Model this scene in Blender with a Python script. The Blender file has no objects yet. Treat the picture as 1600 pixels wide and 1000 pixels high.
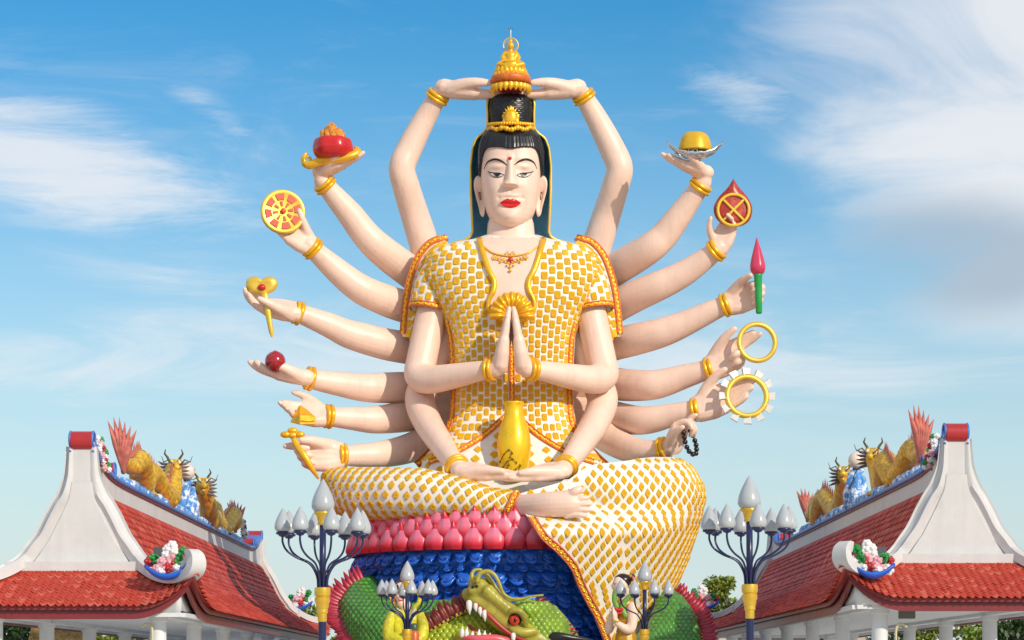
import bpy, bmesh, math, random
import numpy as np
from mathutils import Vector, Matrix, Quaternion
from mathutils.bvhtree import BVHTree
random.seed(7); np.random.seed(7)
R = math.radians
scn = bpy.context.scene
col = scn.collection
# ------------------------------------------------------------------ camera, sky, sun, exposure
D0, FOC, CZ, HY = 75.0, 4000.0, 1.7, 1060.0      # metres to the statue, focal length in photo pixels, eye height, horizon row
cam_d = bpy.data.cameras.new('camera'); cam = bpy.data.objects.new('camera', cam_d); col.objects.link(cam)
cam.location = (0, -D0, CZ); cam.rotation_euler = (R(90), 0, 0)
cam_d.sensor_width = 36; cam_d.lens = FOC/1600*36; cam_d.shift_y = (HY-500)/1600
cam_d.clip_start = .5; cam_d.clip_end = 6000
scn.camera = cam
SUN_AZ, SUN_EL = R(39), R(27)                      # to the right of the viewer's back, height
sdir = Vector((math.sin(SUN_AZ)*math.cos(SUN_EL), -math.cos(SUN_AZ)*math.cos(SUN_EL), math.sin(SUN_EL)))
sun_d = bpy.data.lights.new('sun', 'SUN'); sun = bpy.data.objects.new('sun', sun_d); col.objects.link(sun)
sun_d.energy = 2.6; sun_d.angle = R(.6); sun_d.color = (1, .89, .74)
sun.rotation_euler = sdir.to_track_quat('Z', 'Y').to_euler()
world = bpy.data.worlds.new('World'); scn.world = world; world.use_nodes = True
def build_world():
    nt = world.node_tree; N = nt.nodes; L = nt.links
    for n in list(N): N.remove(n)
    out = N.new('ShaderNodeOutputWorld'); bg = N.new('ShaderNodeBackground'); bg.inputs['Strength'].default_value = .15
    sky = N.new('ShaderNodeTexSky'); sky.sky_type = 'NISHITA'; sky.sun_disc = False
    sky.sun_elevation = SUN_EL; sky.sun_rotation = math.atan2(sdir.x, sdir.y)
    sky.altitude = 0; sky.air_density = 1.0; sky.dust_density = .0; sky.ozone_density = 1.6
    hs = N.new('ShaderNodeHueSaturation'); hs.inputs['Saturation'].default_value = 1.55; hs.inputs['Value'].default_value = .585
    hs.inputs['Hue'].default_value = .497
    L.new(sky.outputs[0], hs.inputs['Color'])
    tc = N.new('ShaderNodeTexCoord')
    def dirpx(px, py): return Vector(((px-800)/FOC, 1, (HY-py)/FOC)).normalized()
    def math_(op, a, b=None, c=None):
        m = N.new('ShaderNodeMath'); m.operation = op
        for i, v in enumerate((a, b, c)):
            if v is None: continue
            if isinstance(v, (int, float)): m.inputs[i].default_value = v
            else: L.new(v, m.inputs[i])
        return m.outputs[0]
    def noise(scale, stretch, rot, det=8, rough=.6, dist=0.):
        mp = N.new('ShaderNodeMapping'); mp.inputs['Scale'].default_value = stretch; mp.inputs['Rotation'].default_value = (0, R(rot), 0)
        L.new(tc.outputs['Generated'], mp.inputs['Vector'])
        n = N.new('ShaderNodeTexNoise'); n.inputs['Scale'].default_value = scale; n.inputs['Detail'].default_value = det
        n.inputs['Roughness'].default_value = rough; n.inputs['Distortion'].default_value = dist
        L.new(mp.outputs[0], n.inputs['Vector']); return n.outputs[0]
    def blob(px, py, rx, ry, tilt=0):
        # a soft cloud bank round one direction of the sky
        mp = N.new('ShaderNodeMapping'); mp.vector_type = 'POINT'
        c = dirpx(px, py)
        sub = N.new('ShaderNodeVectorMath'); sub.operation = 'SUBTRACT'; L.new(tc.outputs['Generated'], sub.inputs[0]); sub.inputs[1].default_value = c
        L.new(sub.outputs[0], mp.inputs['Vector']); mp.inputs['Rotation'].default_value = (0, R(tilt), 0)
        sc = N.new('ShaderNodeVectorMath'); sc.operation = 'MULTIPLY'; L.new(mp.outputs[0], sc.inputs[0]); sc.inputs[1].default_value = (FOC/rx, 6, FOC/ry)
        ln = N.new('ShaderNodeVectorMath'); ln.operation = 'LENGTH'; L.new(sc.outputs[0], ln.inputs[0])
        return math_('MULTIPLY', math_('SUBTRACT', 1.0, math_('MINIMUM', ln.outputs['Value'], 1.0)), 1.0)
    def ramp(v, a, b):
        m = N.new('ShaderNodeMapRange'); m.inputs['From Min'].default_value = a; m.inputs['From Max'].default_value = b
        m.interpolation_type = 'SMOOTHSTEP'; L.new(v, m.inputs['Value']); return m.outputs[0]
    wisp = noise(10, (1, 1, 5.5), -14, 14, .70, .5)
    wis2 = noise(9, (1, 1, 5), 3, 10, .64, .8)
    puff = noise(8, (1, 1, 1.5), 8, 12, .60, .9)
    bankL = math_('ADD', math_('MULTIPLY', blob(60, 245, 470, 130, -14), 1.05), math_('MULTIPLY', blob(350, 190, 190, 45, -34), .5))
    bankM = math_('ADD', math_('MULTIPLY', blob(250, 430, 330, 120, -4), .6), math_('MULTIPLY', blob(150, 570, 460, 110, 0), .75))
    bankH = math_('MULTIPLY', math_('ADD', blob(500, 560, 900, 140, 0), blob(1250, 570, 700, 170, 2)), .7)
    bankR = math_('ADD', math_('MULTIPLY', blob(1640, -20, 620, 330, 10), 1.05), math_('MULTIPLY', blob(1600, 350, 430, 230, -8), 1.1))
    bankR2 = math_('MULTIPLY', blob(1170, 150, 200, 75, -28), .8)
    def masked(bank, n, amp, lo, hi, op): return math_('MULTIPLY', math_('MULTIPLY', ramp(math_('ADD', bank, math_('MULTIPLY', math_('SUBTRACT', n, .5), amp)), lo, hi), op), ramp(bank, .0, .5))
    veil = math_('MULTIPLY', ramp(wis2, .48, .8), .20)
    dens = math_('MAXIMUM', veil, masked(bankL, wisp, 3.0, .05, 1.3, .80))
    dens = math_('MAXIMUM', dens, masked(bankM, wis2, 2.6, .05, 1.2, .62))
    dens = math_('MAXIMUM', dens, masked(bankH, wis2, 2.8, .05, 1.2, .60))
    dens = math_('MAXIMUM', dens, masked(bankR2, wisp, 2.4, .1, 1.1, .6))
    dens = math_('MAXIMUM', dens, masked(bankR, puff, 2.6, .05, 1.15, .88))
    # thicker unseen cloud added over the rest of the dome to brighten shaded sides
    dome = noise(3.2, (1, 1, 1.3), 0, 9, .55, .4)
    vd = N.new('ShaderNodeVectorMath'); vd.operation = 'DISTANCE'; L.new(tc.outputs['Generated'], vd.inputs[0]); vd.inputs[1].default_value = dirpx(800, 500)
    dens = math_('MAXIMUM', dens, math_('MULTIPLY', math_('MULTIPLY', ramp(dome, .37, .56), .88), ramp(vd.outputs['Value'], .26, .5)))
    grey = ramp(math_('ADD', math_('MULTIPLY', blob(1500, 400, 330, 130, -4), 1.25), math_('MULTIPLY', math_('SUBTRACT', puff, .5), .8)), .05, .9)
    cc = N.new('ShaderNodeMix'); cc.data_type = 'RGBA'
    L.new(grey, cc.inputs[0]); cc.inputs[6].default_value = (4.4, 4.45, 4.55, 1); cc.inputs[7].default_value = (2.3, 2.7, 3.15, 1)
    # pale haze that thickens towards the horizon all round
    sep = N.new('ShaderNodeSeparateXYZ'); L.new(tc.outputs['Generated'], sep.inputs[0])
    hz = N.new('ShaderNodeMix'); hz.data_type = 'RGBA'; hr = ramp(sep.outputs['Z'], -.05, .265); L.new(hr, hz.inputs[0])
    hz.inputs[6].default_value = (2.8, 3.42, 3.8, 1); L.new(hs.outputs[0], hz.inputs[7])
    mx = N.new('ShaderNodeMix'); mx.data_type = 'RGBA'
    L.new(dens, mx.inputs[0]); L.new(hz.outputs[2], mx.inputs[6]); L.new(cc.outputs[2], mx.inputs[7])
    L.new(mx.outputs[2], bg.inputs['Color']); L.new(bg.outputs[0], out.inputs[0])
build_world()
vs = scn.view_settings; vs.view_transform = 'Standard'; vs.look = 'None'; vs.gamma = 1; vs.exposure = .42; vs.use_curve_mapping = False
scn.render.engine = 'CYCLES'; scn.cycles.max_bounces = 6; scn.cycles.use_denoising = True

# ------------------------------------------------------------------ measuring: a photo pixel plus a distance gives a place
def sc(Y): return (D0+Y)/FOC
U = D0/FOC                                          # metres per photo pixel at the statue
def P(px, py, Y): s = sc(Y); return Vector(((px-800)*s, Y, CZ+(HY-py)*s))
def PW(px, py, w): return P(px, py, -w*U)           # w: pixels towards the viewer
CAM = Vector((0, -D0, CZ))

# ------------------------------------------------------------------ materials
MATS = {}
def mat(name, color, rough=.5, metal=0., var=.08, vscale=3., bump=0., bscale=30., color2=None, c2scale=2., c2lo=.55, c2hi=.75, coat=0., spec=.5, bdist=.01, trans=0., streak=0., scol=(.25, .2, .15)):
    if name in MATS: return MATS[name]
    m = bpy.data.materials.new(name); m.use_nodes = True; nt = m.node_tree; N = nt.nodes; L = nt.links
    b = N['Principled BSDF']; b.inputs['Roughness'].default_value = rough; b.inputs['Metallic'].default_value = metal
    b.inputs['Coat Weight'].default_value = coat; b.inputs['Coat Roughness'].default_value = .12; b.inputs['Specular IOR Level'].default_value = spec
    if trans: b.inputs['Transmission Weight'].default_value = trans
    tc = N.new('ShaderNodeTexCoord')
    n = N.new('ShaderNodeTexNoise'); n.inputs['Scale'].default_value = vscale; n.inputs['Detail'].default_value = 6; n.inputs['Roughness'].default_value = .65
    L.new(tc.outputs['Object'], n.inputs['Vector'])
    mr = N.new('ShaderNodeMapRange'); mr.inputs['From Min'].default_value = .3; mr.inputs['From Max'].default_value = .7
    mr.inputs['To Min'].default_value = 1-var*1.4; mr.inputs['To Max'].default_value = 1+var*.6
    L.new(n.outputs[0], mr.inputs['Value'])
    hv = N.new('ShaderNodeHueSaturation'); hv.inputs['Color'].default_value = (*color, 1); L.new(mr.outputs[0], hv.inputs['Value'])
    colour = hv.outputs[0]
    if color2:
        n2 = N.new('ShaderNodeTexNoise'); n2.inputs['Scale'].default_value = c2scale; n2.inputs['Detail'].default_value = 8; n2.inputs['Roughness'].default_value = .7
        L.new(tc.outputs['Object'], n2.inputs['Vector'])
        r2 = N.new('ShaderNodeMapRange'); r2.inputs['From Min'].default_value = c2lo; r2.inputs['From Max'].default_value = c2hi; L.new(n2.outputs[0], r2.inputs['Value'])
        mx = N.new('ShaderNodeMix'); mx.data_type = 'RGBA'; L.new(r2.outputs[0], mx.inputs[0]); L.new(colour, mx.inputs[6]); mx.inputs[7].default_value = (*color2, 1)
        colour = mx.outputs[2]
    if streak:      # rain streaks and grime that run down the surface
        mp = N.new('ShaderNodeMapping'); mp.inputs['Scale'].default_value = (3.2, 3.2, .22); L.new(tc.outputs['Object'], mp.inputs['Vector'])
        ns = N.new('ShaderNodeTexNoise'); ns.inputs['Scale'].default_value = 1.6; ns.inputs['Detail'].default_value = 9; ns.inputs['Roughness'].default_value = .68; L.new(mp.outputs[0], ns.inputs['Vector'])
        rs = N.new('ShaderNodeMapRange'); rs.inputs['From Min'].default_value = .50; rs.inputs['From Max'].default_value = .78; rs.inputs['To Max'].default_value = streak; L.new(ns.outputs[0], rs.inputs['Value'])
        ms = N.new('ShaderNodeMix'); ms.data_type = 'RGBA'; L.new(rs.outputs[0], ms.inputs[0]); L.new(colour, ms.inputs[6]); ms.inputs[7].default_value = (*scol, 1); colour = ms.outputs[2]
    L.new(colour, b.inputs['Base Color'])
    rr = N.new('ShaderNodeMapRange'); rr.inputs['To Min'].default_value = max(0, rough-.08); rr.inputs['To Max'].default_value = min(1, rough+.10); L.new(n.outputs[0], rr.inputs['Value']); L.new(rr.outputs[0], b.inputs['Roughness'])
    if bump:
        nb = N.new('ShaderNodeTexNoise'); nb.inputs['Scale'].default_value = bscale; nb.inputs['Detail'].default_value = 4; L.new(tc.outputs['Object'], nb.inputs['Vector'])
        bp = N.new('ShaderNodeBump'); bp.inputs['Strength'].default_value = bump; bp.inputs['Distance'].default_value = bdist
        L.new(nb.outputs[0], bp.inputs['Height']); L.new(bp.outputs[0], b.inputs['Normal'])
    MATS[name] = m; return m
SKIN = mat('skin_paint', (.88, .635, .51), .42, streak=.38, scol=(.55, .38, .29), var=.05, vscale=1.2, bump=.12, bscale=6, bdist=.02, color2=(.80, .58, .47), c2scale=1.1, c2lo=.62, c2hi=.95)
WHITE = mat('robe_white', (.86, .83, .77), .42, streak=.30, scol=(.50, .46, .38), var=.06, vscale=2, bump=.1, bscale=14)
GOLD = mat('gold_paint', (.95, .52, .03), .30, .42, var=.10, vscale=4, bump=.15, bscale=14)
GOLDM = mat('gold_mosaic', (1.0, .56, .012), .33, .10, var=.28, vscale=22, bump=.8, bscale=30, bdist=.03)
GOLDV = mat('gold_vase', (.98, .62, .02), .28, .4, var=.06)
GOLDR = mat('gold_rim', (.86, .58, .08), .35, .45)
ORANGE = mat('trim_orange', (.72, .17, .02), .45, var=.2, vscale=8)
CORAL = mat('trim_coral', (.75, .20, .10), .45, var=.2, vscale=8)
BLACK = mat('hair_black', (.012, .012, .014), .30, bump=.3, bscale=30)
HOODB = mat('hood_blue', (.20, .55, .80), .35, var=.2, vscale=1.5)
RED = mat('red_gloss', (.58, .02, .02), .25)
LIP = mat('lip_red', (.75, .015, .02), .22, var=.03)
EYEW = mat('eye_white', (.66, .60, .54), .3, var=.02)
PINK = mat('petal_pink', (.62, .045, .10), .34, var=.2, vscale=2.5, color2=(.78, .28, .36), c2scale=1.6, c2lo=.42, c2hi=.66)
def petal_mat():
    m = PINK; nt = m.node_tree; N = nt.nodes; L = nt.links; tc = N.new('ShaderNodeTexCoord'); sx = N.new('ShaderNodeSeparateXYZ'); L.new(tc.outputs['Object'], sx.inputs[0])
    cr = N.new('ShaderNodeValToRGB'); e = cr.color_ramp.elements; e[0].position = .05; e[0].color = (.62, .010, .025, 1); e[1].position = .92; e[1].color = (.60, .015, .04, 1)
    for p, c in ((.26, (.72, .05, .09, 1)), (.46, (.78, .19, .27, 1)), (.72, (.74, .18, .30, 1))): q = e.new(p); q.color = c
    L.new(sx.outputs['Z'], cr.inputs[0]); b = N['Principled BSDF']; L.new(cr.outputs[0], b.inputs['Base Color'])
petal_mat()
PINKT = mat('petal_tip', (.66, .02, .05), .34, var=.1)
BLUE = mat('wave_blue', (.018, .15, .74), .16, var=.35, vscale=2.5, bump=.4, bscale=9, bdist=.05)
GREEN = mat('dragon_green', (.06, .24, .03), .32, var=.3, vscale=2.5)
LIME = mat('dragon_lime', (.30, .38, .02), .34, var=.3, vscale=3)
OLIVE = mat('dragon_olive', (.42, .38, .05), .36, var=.28, vscale=3)
CRIM = mat('fin_crimson', (.42, .02, .05), .38, var=.3, vscale=4)
DARKRED = mat('fin_dark', (.16, .015, .01), .4, var=.3, vscale=4)
TOOTH = mat('tooth_white', (.75, .75, .72), .3)
NAVY = mat('lamp_navy', (.012, .02, .085), .30, var=.1)
BRASS = mat('lamp_gold', (.78, .50, .06), .30, .55)
GLOBE = mat('lamp_globe', (.42, .45, .47), .22, var=.05, vscale=4, coat=.3)
PLAST = mat('plaster_white', (.60, .60, .595), .62, streak=.30, scol=(.38, .38, .36), var=.07, vscale=1.2, color2=(.50, .49, .46), c2scale=.9, c2lo=.60, c2hi=.88, bump=.25, bscale=8)
COLW = mat('column_white', (.66, .68, .69), .55, var=.06, vscale=1.5)
TILE = mat('roof_tile', (.52, .06, .035), .6, spec=.25, var=.30, vscale=1.7, color2=(.40, .045, .03), c2scale=5)
TILE2 = mat('roof_tile_pale', (.62, .12, .08), .6, spec=.25, var=.30, vscale=1.7)
MAROON = mat('fascia_maroon', (.20, .022, .025), .42, var=.12, vscale=3)
RIDGEB = mat('ridge_blue', (.07, .20, .58), .42, var=.15)
REDROLL = mat('ridge_red', (.42, .025, .03), .35)
GDRAG = mat('ridge_dragon_gold', (.85, .52, .05), .36, .20, var=.45, vscale=9, bump=.8, bscale=22, bdist=.03)
PFIN = mat('fin_pink', (.60, .17, .13), .45, var=.35, vscale=6)
STEEL = mat('silver_dish', (.55, .58, .62), .28, .7)
LEAFG = mat('bouquet_green', (.02, .26, .05), .32, var=.25, vscale=8)
BLW = mat('bloom_white', (.78, .76, .76), .4)
BLP = mat('bloom_pink', (.72, .36, .42), .4)
BOATB = mat('boat_blue', (.01, .12, .62), .35)
DGREY = mat('box_grey', (.08, .085, .09), .5)

# ------------------------------------------------------------------ mesh and object helpers
def mesh_of(verts, faces, name='mesh', smooth=True):
    me = bpy.data.meshes.new(name); me.from_pydata([tuple(v) for v in verts], [], faces); me.update()
    if smooth: me.polygons.foreach_set('use_smooth', [True]*len(me.polygons))
    return me
class MB:
    """collects vertices and faces of one mesh"""
    def __init__(s): s.v = []; s.f = []; s.mi = []
    def add(s, verts, faces, mi=0):
        o = len(s.v); s.v.extend([tuple(v) for v in verts]); s.f.extend([tuple(i+o for i in f) for f in faces]); s.mi.extend([mi]*len(faces)); return s
    def mesh(s, smooth=True, mats=()):
        me = mesh_of(s.v, s.f, smooth=smooth)
        if any(s.mi): me.polygons.foreach_set('material_index', s.mi)
        return me
    def build(s, name, m, parent, smooth=True, mats=None):
        me = s.mesh(smooth)
        for x in (mats or [m]): me.materials.append(x)
        return put(name, me, None, parent)
def root_of(o):
    while o.parent: o = o.parent
    return o
def put(name, me, m, parent=None, M=None):
    """one mesh object; M is its world placement"""
    if m is not None and len(me.materials) == 0: me.materials.append(m)
    o = bpy.data.objects.new(name, me); col.objects.link(o)
    M = M or Matrix.Identity(4)
    if parent:
        o.parent = parent; o.matrix_basis = WORLD[parent.name].inverted() @ M
    else: o.matrix_basis = M
    WORLD[o.name] = M
    return o
WORLD = {}
def tag(o, label, cat, group=None):
    o['label'] = label; o['category'] = cat
    if group: o['group'] = group
    return o
def thing(name, label, cat, loc, group=None, rotz=0):
    o = bpy.data.objects.new(name, None); col.objects.link(o); o.empty_display_size = .2
    M = Matrix.Translation(Vector(loc)) @ Matrix.Rotation(rotz, 4, 'Z'); o.matrix_basis = M; WORLD[o.name] = M
    return tag(o, label, cat, group)
def structure(name, me, m):
    o = put(name, me, m); o['kind'] = 'structure'; return o
def sharp(o, ang=40):
    me = o.data; me.polygons.foreach_set('use_smooth', [True]*len(me.polygons))
    me.set_sharp_from_angle(angle=R(ang)); return o
def spline(pts, n=6):
    """Catmull-Rom through rows of numbers"""
    a = np.array(pts, float); out = []
    for i in range(len(a)-1):
        p0 = a[max(i-1, 0)]; p1 = a[i]; p2 = a[i+1]; p3 = a[min(i+2, len(a)-1)]
        for k in range(n):
            t = k/n
            out.append(.5*((2*p1)+(-p0+p2)*t+(2*p0-5*p1+4*p2-p3)*t*t+(-p0+3*p1-3*p2+p3)*t**3))
    out.append(a[-1]); return np.array(out)
def tube(mb, pts, rad, seg=10, cap=True, flat=None, mi=0):
    """round bar through 3-D points; flat=(axis vector, factor) squashes it"""
    pts = [Vector(p) for p in pts]; n = len(pts)
    if isinstance(rad, (int, float)): rad = [rad]*n
    tang = [(pts[min(i+1, n-1)]-pts[max(i-1, 0)]).normalized() for i in range(n)]
    ref = Vector((0, 0, 1)) if abs(tang[0].z) < .9 else Vector((1, 0, 0))
    a = tang[0].cross(ref).normalized(); rings = []
    def ring(c, t, a, r):
        b = t.cross(a); out = []
        for k in range(seg):
            th = 2*math.pi*k/seg; o = (a*math.cos(th)+b*math.sin(th))*r
            if flat: o = o-flat[0]*(o.dot(flat[0])*(1-flat[1]))
            out.append(c+o)
        return out
    for i in range(n):
        a = (a-tang[i]*a.dot(tang[i])).normalized()
        if cap and i == 0:
            for q in (.25, .7): rings.append(ring(pts[0]-tang[0]*rad[0]*math.sqrt(1-q*q)*.9, tang[0], a, rad[0]*q))
        rings.append(ring(pts[i], tang[i], a, rad[i]))
        if cap and i == n-1:
            for q in (.7, .25): rings.append(ring(pts[i]+tang[i]*rad[i]*math.sqrt(1-q*q)*.9, tang[i], a, rad[i]*q))
    v = [p for r_ in rings for p in r_]; f = []
    for i in range(len(rings)-1):
        for k in range(seg):
            f.append((i*seg+k, i*seg+(k+1) % seg, (i+1)*seg+(k+1) % seg, (i+1)*seg+k))
    f.append(tuple(range(seg))[::-1]); f.append(tuple((len(rings)-1)*seg+k for k in range(seg)))
    mb.add(v, f, mi); return mb
def lathe(mb, prof, c, seg=24, axis=None, lobes=0, lobe=0., mi=0):
    """profile rows (radius, height) turned about c"""
    v = []; f = []; c = Vector(c)
    q = Vector((0, 0, 1)).rotation_difference(Vector(axis)) if axis is not None else Quaternion()
    for r, h in prof:
        for k in range(seg):
            th = 2*math.pi*k/seg; rr = r*(1+lobe*math.cos(lobes*th)) if lobes else r
            v.append(c+q @ Vector((rr*math.cos(th), rr*math.sin(th), h)))
    n = len(prof)
    for i in range(n-1):
        for k in range(seg): f.append((i*seg+k, i*seg+(k+1) % seg, (i+1)*seg+(k+1) % seg, (i+1)*seg+k))
    f.append(tuple(range(seg))[::-1]); f.append(tuple((n-1)*seg+k for k in range(seg)))
    mb.add(v, f, mi); return mb
def ball(mb, c, r, seg=12, rings=8, sx=1, sy=1, sz=1, q=None, mi=0):
    c = Vector(c); v = []; f = []
    for i in range(rings+1):
        ph = math.pi*i/rings
        for k in range(seg):
            th = 2*math.pi*k/seg
            p = Vector((r*sx*math.sin(ph)*math.cos(th), r*sy*math.sin(ph)*math.sin(th), r*sz*math.cos(ph)))
            v.append(c+(q @ p if q else p))
    for i in range(rings):
        for k in range(seg): f.append((i*seg+k, (i+1)*seg+k, (i+1)*seg+(k+1) % seg, i*seg+(k+1) % seg))
    mb.add(v, f, mi); return mb
def box(mb, x0, x1, y0, y1, z0, z1, mi=0):
    v = [(x, y, z) for z in (z0, z1) for y in (y0, y1) for x in (x0, x1)]
    mb.add(v, [(0, 2, 3, 1), (4, 5, 7, 6), (0, 1, 5, 4), (2, 6, 7, 3), (0, 4, 6, 2), (1, 3, 7, 5)], mi); return mb
def torus(mb, c, ax, r, t, seg=28, ts=8, e1=1., e2=1., mi=0):
    ax = Vector(ax).normalized(); a = ax.orthogonal().normalized(); b = ax.cross(a); c = Vector(c); v = []; f = []
    for i in range(seg):
        th = 2*math.pi*i/seg; o = a*math.cos(th)*e1+b*math.sin(th)*e2; u = o.normalized()
        for k in range(ts):
            ph = 2*math.pi*k/ts; v.append(c+o*r+u*(t*math.cos(ph))+ax*(t*math.sin(ph)))
    for i in range(seg):
        for k in range(ts): f.append((i*ts+k, ((i+1) % seg)*ts+k, ((i+1) % seg)*ts+(k+1) % ts, i*ts+(k+1) % ts))
    mb.add(v, f, mi); return mb
def remesh(mb, name, m, parent, vox=.034, smooth=4):
    """melts overlapping closed shapes into one continuous surface"""
    me = mb.mesh(); t = bpy.data.objects.new('tmp', me); col.objects.link(t)
    md = t.modifiers.new('r', 'REMESH'); md.mode = 'VOXEL'; md.voxel_size = vox; md.use_smooth_shade = True
    if smooth:
        ms = t.modifiers.new('s', 'SMOOTH'); ms.iterations = smooth; ms.factor = .5
    dg = bpy.context.evaluated_depsgraph_get(); dg.update()
    out = bpy.data.meshes.new_from_object(t.evaluated_get(dg)); bpy.data.objects.remove(t); bpy.data.meshes.remove(me)
    out.materials.clear(); out.materials.append(m); out.polygons.foreach_set('use_smooth', [True]*len(out.polygons))
    return put(name, out, None, parent)
class Surf:
    """a grid of 3-D points that can be meshed and asked for places on it"""
    def __init__(s, G, wrap=False): s.G = np.array(G, float); s.wrap = wrap
    def mesh(s, cap=False, flip=False):
        ni, nj, _ = s.G.shape; f = []
        J = nj if s.wrap else nj-1
        for i in range(ni-1):
            for j in range(J): f.append((i*nj+j, i*nj+(j+1) % nj, (i+1)*nj+(j+1) % nj, (i+1)*nj+j))
        if cap: f.append(tuple(range(nj))[::-1]); f.append(tuple((ni-1)*nj+j for j in range(nj)))
        if flip: f = [t[::-1] for t in f]
        return mesh_of(s.G.reshape(-1, 3), f)
    def at(s, a, b):
        ni, nj, _ = s.G.shape
        def g(a, b):
            a = min(max(a, 0), ni-1.0001)
            if s.wrap: b = b % nj
            else: b = min(max(b, 0), nj-1.0001)
            i = int(a); j = int(b); fa = a-i; fb = b-j; j2 = (j+1) % nj
            return s.G[i, j]*(1-fa)*(1-fb)+s.G[i+1, j]*fa*(1-fb)+s.G[i, j2]*(1-fa)*fb+s.G[i+1, j2]*fa*fb
        p = g(a, b); da = g(a+.5, b)-g(a-.5, b); db = g(a, b+.5)-g(a, b-.5)
        return Vector(p), Vector(da), Vector(db)
def tris_bvh(*objs):
    V = []; F = []
    for o in objs:
        M = WORLD[o.name]; off = len(V); V += [M @ v.co for v in o.data.vertices]; F += [tuple(i+off for i in p.vertices) for p in o.data.polygons]
    return BVHTree.FromPolygons(V, F)
def hit(bvh, px, py):
    d = (P(px, py, 0)-CAM).normalized(); loc, nor, _, _ = bvh.ray_cast(CAM, d)
    if loc is None: return None, None
    if nor.dot(d) > 0: nor = -nor
    return loc, nor
def frame(p, x, n, sx=1, sy=1, sz=1):
    n = n.normalized(); x = (x-n*x.dot(n)).normalized(); y = n.cross(x)
    return Matrix(((x.x*sx, y.x*sy, n.x*sz, p.x), (x.y*sx, y.y*sy, n.y*sz, p.y), (x.z*sx, y.z*sy, n.z*sz, p.z), (0, 0, 0, 1)))
def split_pieces(name, me, mats_M, m, parent, limit=300, view=True):
    """the pieces that show largest become objects of their own; the rest one joined part"""
    def key(M):
        p = M.translation; n = M.to_3x3() @ Vector((0, 0, 1)); return -((CAM-p).normalized().dot(n.normalized()))*M.to_3x3().col[0].length*M.to_3x3().col[1].length/(p-CAM).length
    mats_M = sorted(mats_M, key=key)
    me.materials.append(m) if not me.materials else None
    for M in mats_M[:limit]: put(name, me, None, parent, M)
    rest = mats_M[limit:]
    if rest:
        mb = MB(); vv = [v.co.copy() for v in me.vertices]; ff = [tuple(p.vertices) for p in me.polygons]
        for M in rest: mb.add([M @ v for v in vv], ff)
        o = mb.build(name+'_field', m, parent); o['kind'] = 'stuff'
def ribbon(pts, nors, width, thick, prof=((-1, 0), (-1, .7), (-.72, 1), (-.6, .55), (.6, .55), (.72, 1), (1, .7), (1, 0))):
    """raised trim band along points on a surface; width may vary"""
    n = len(pts); mb = MB(); v = []; f = []
    for i in range(n):
        t = (pts[min(i+1, n-1)]-pts[max(i-1, 0)]).normalized(); s = t.cross(nors[i]).normalized(); nn = s.cross(t).normalized()
        if nn.dot(nors[i]) < 0: nn = -nn
        w = width[i] if hasattr(width, '__len__') else width
        for a, b in prof: v.append(pts[i]+s*(a*w/2)+nn*(b*thick))
    k = len(prof)
    for i in range(n-1):
        for j in range(k-1): f.append((i*k+j, i*k+j+1, (i+1)*k+j+1, (i+1)*k+j))
    f.append(tuple(range(k))[::-1]); f.append(tuple((n-1)*k+j for j in range(k)))
    mb.add(v, f); return mb
def links(pts, nors, step, size, lift):
    """relief of chain links along a trim band"""
    mb = MB(); acc = 0; k = 0
    for i in range(1, len(pts)):
        seg = (pts[i]-pts[i-1]); L = seg.length
        if L < 1e-6: continue
        while acc < L:
            p = pts[i-1]+seg*(acc/L); n = nors[i]; t = seg.normalized(); a = .55 if k % 2 else -.55
            x = (t*math.cos(a)+n.cross(t)*math.sin(a))
            M = frame(p+n*lift, x, n)
            v = []; f = []
            for r_, h in ((1, 0), (.8, .55), (.45, .55), (.25, .25)):
                for q in range(8): v.append(M @ Vector((size*r_*math.cos(q*math.pi/4), size*.62*r_*math.sin(q*math.pi/4), h*size*.6)))
            for a_ in range(3):
                for q in range(8): f.append((a_*8+q, a_*8+(q+1) % 8, a_*8+8+(q+1) % 8, a_*8+8+q))
            f.append(tuple(24+q for q in range(8))); mb.add(v, f); acc += step; k += 1
        acc -= L
    return mb
def trim(name, bvh, path, width_px, parent, m=None, n=8, thick=.05, lift=0., chain=True, back=0., cm=None):
    """trim band laid over whatever lies behind these photo points"""
    pts = []; nors = []
    for x, y in spline(path, n):
        p, q = hit(bvh, x, y)
        if p is None: continue
        q = (q+Vector((0, -.6, 0))).normalized(); pts.append(p+q*lift); nors.append(q)
    s = pts[0].y; wm = width_px*(D0+s)/FOC
    for _ in range(3):                                 # ease out the steps
        pts = [pts[0]]+[(pts[i-1]+pts[i]*2+pts[i+1])/4 for i in range(1, len(pts)-1)]+[pts[-1]]
        nors = [nors[0]]+[(nors[i-1]+nors[i]*2+nors[i+1]).normalized() for i in range(1, len(nors)-1)]+[nors[-1]]
    o = ribbon(pts, nors, wm, thick).build(name, m or ORANGE, parent)
    if chain:
        c = links(pts, nors, wm*.62, wm*.40, thick*.5).build('chain_relief', cm or GOLD, o)
        c['kind'] = 'stuff'
    return o

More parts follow.
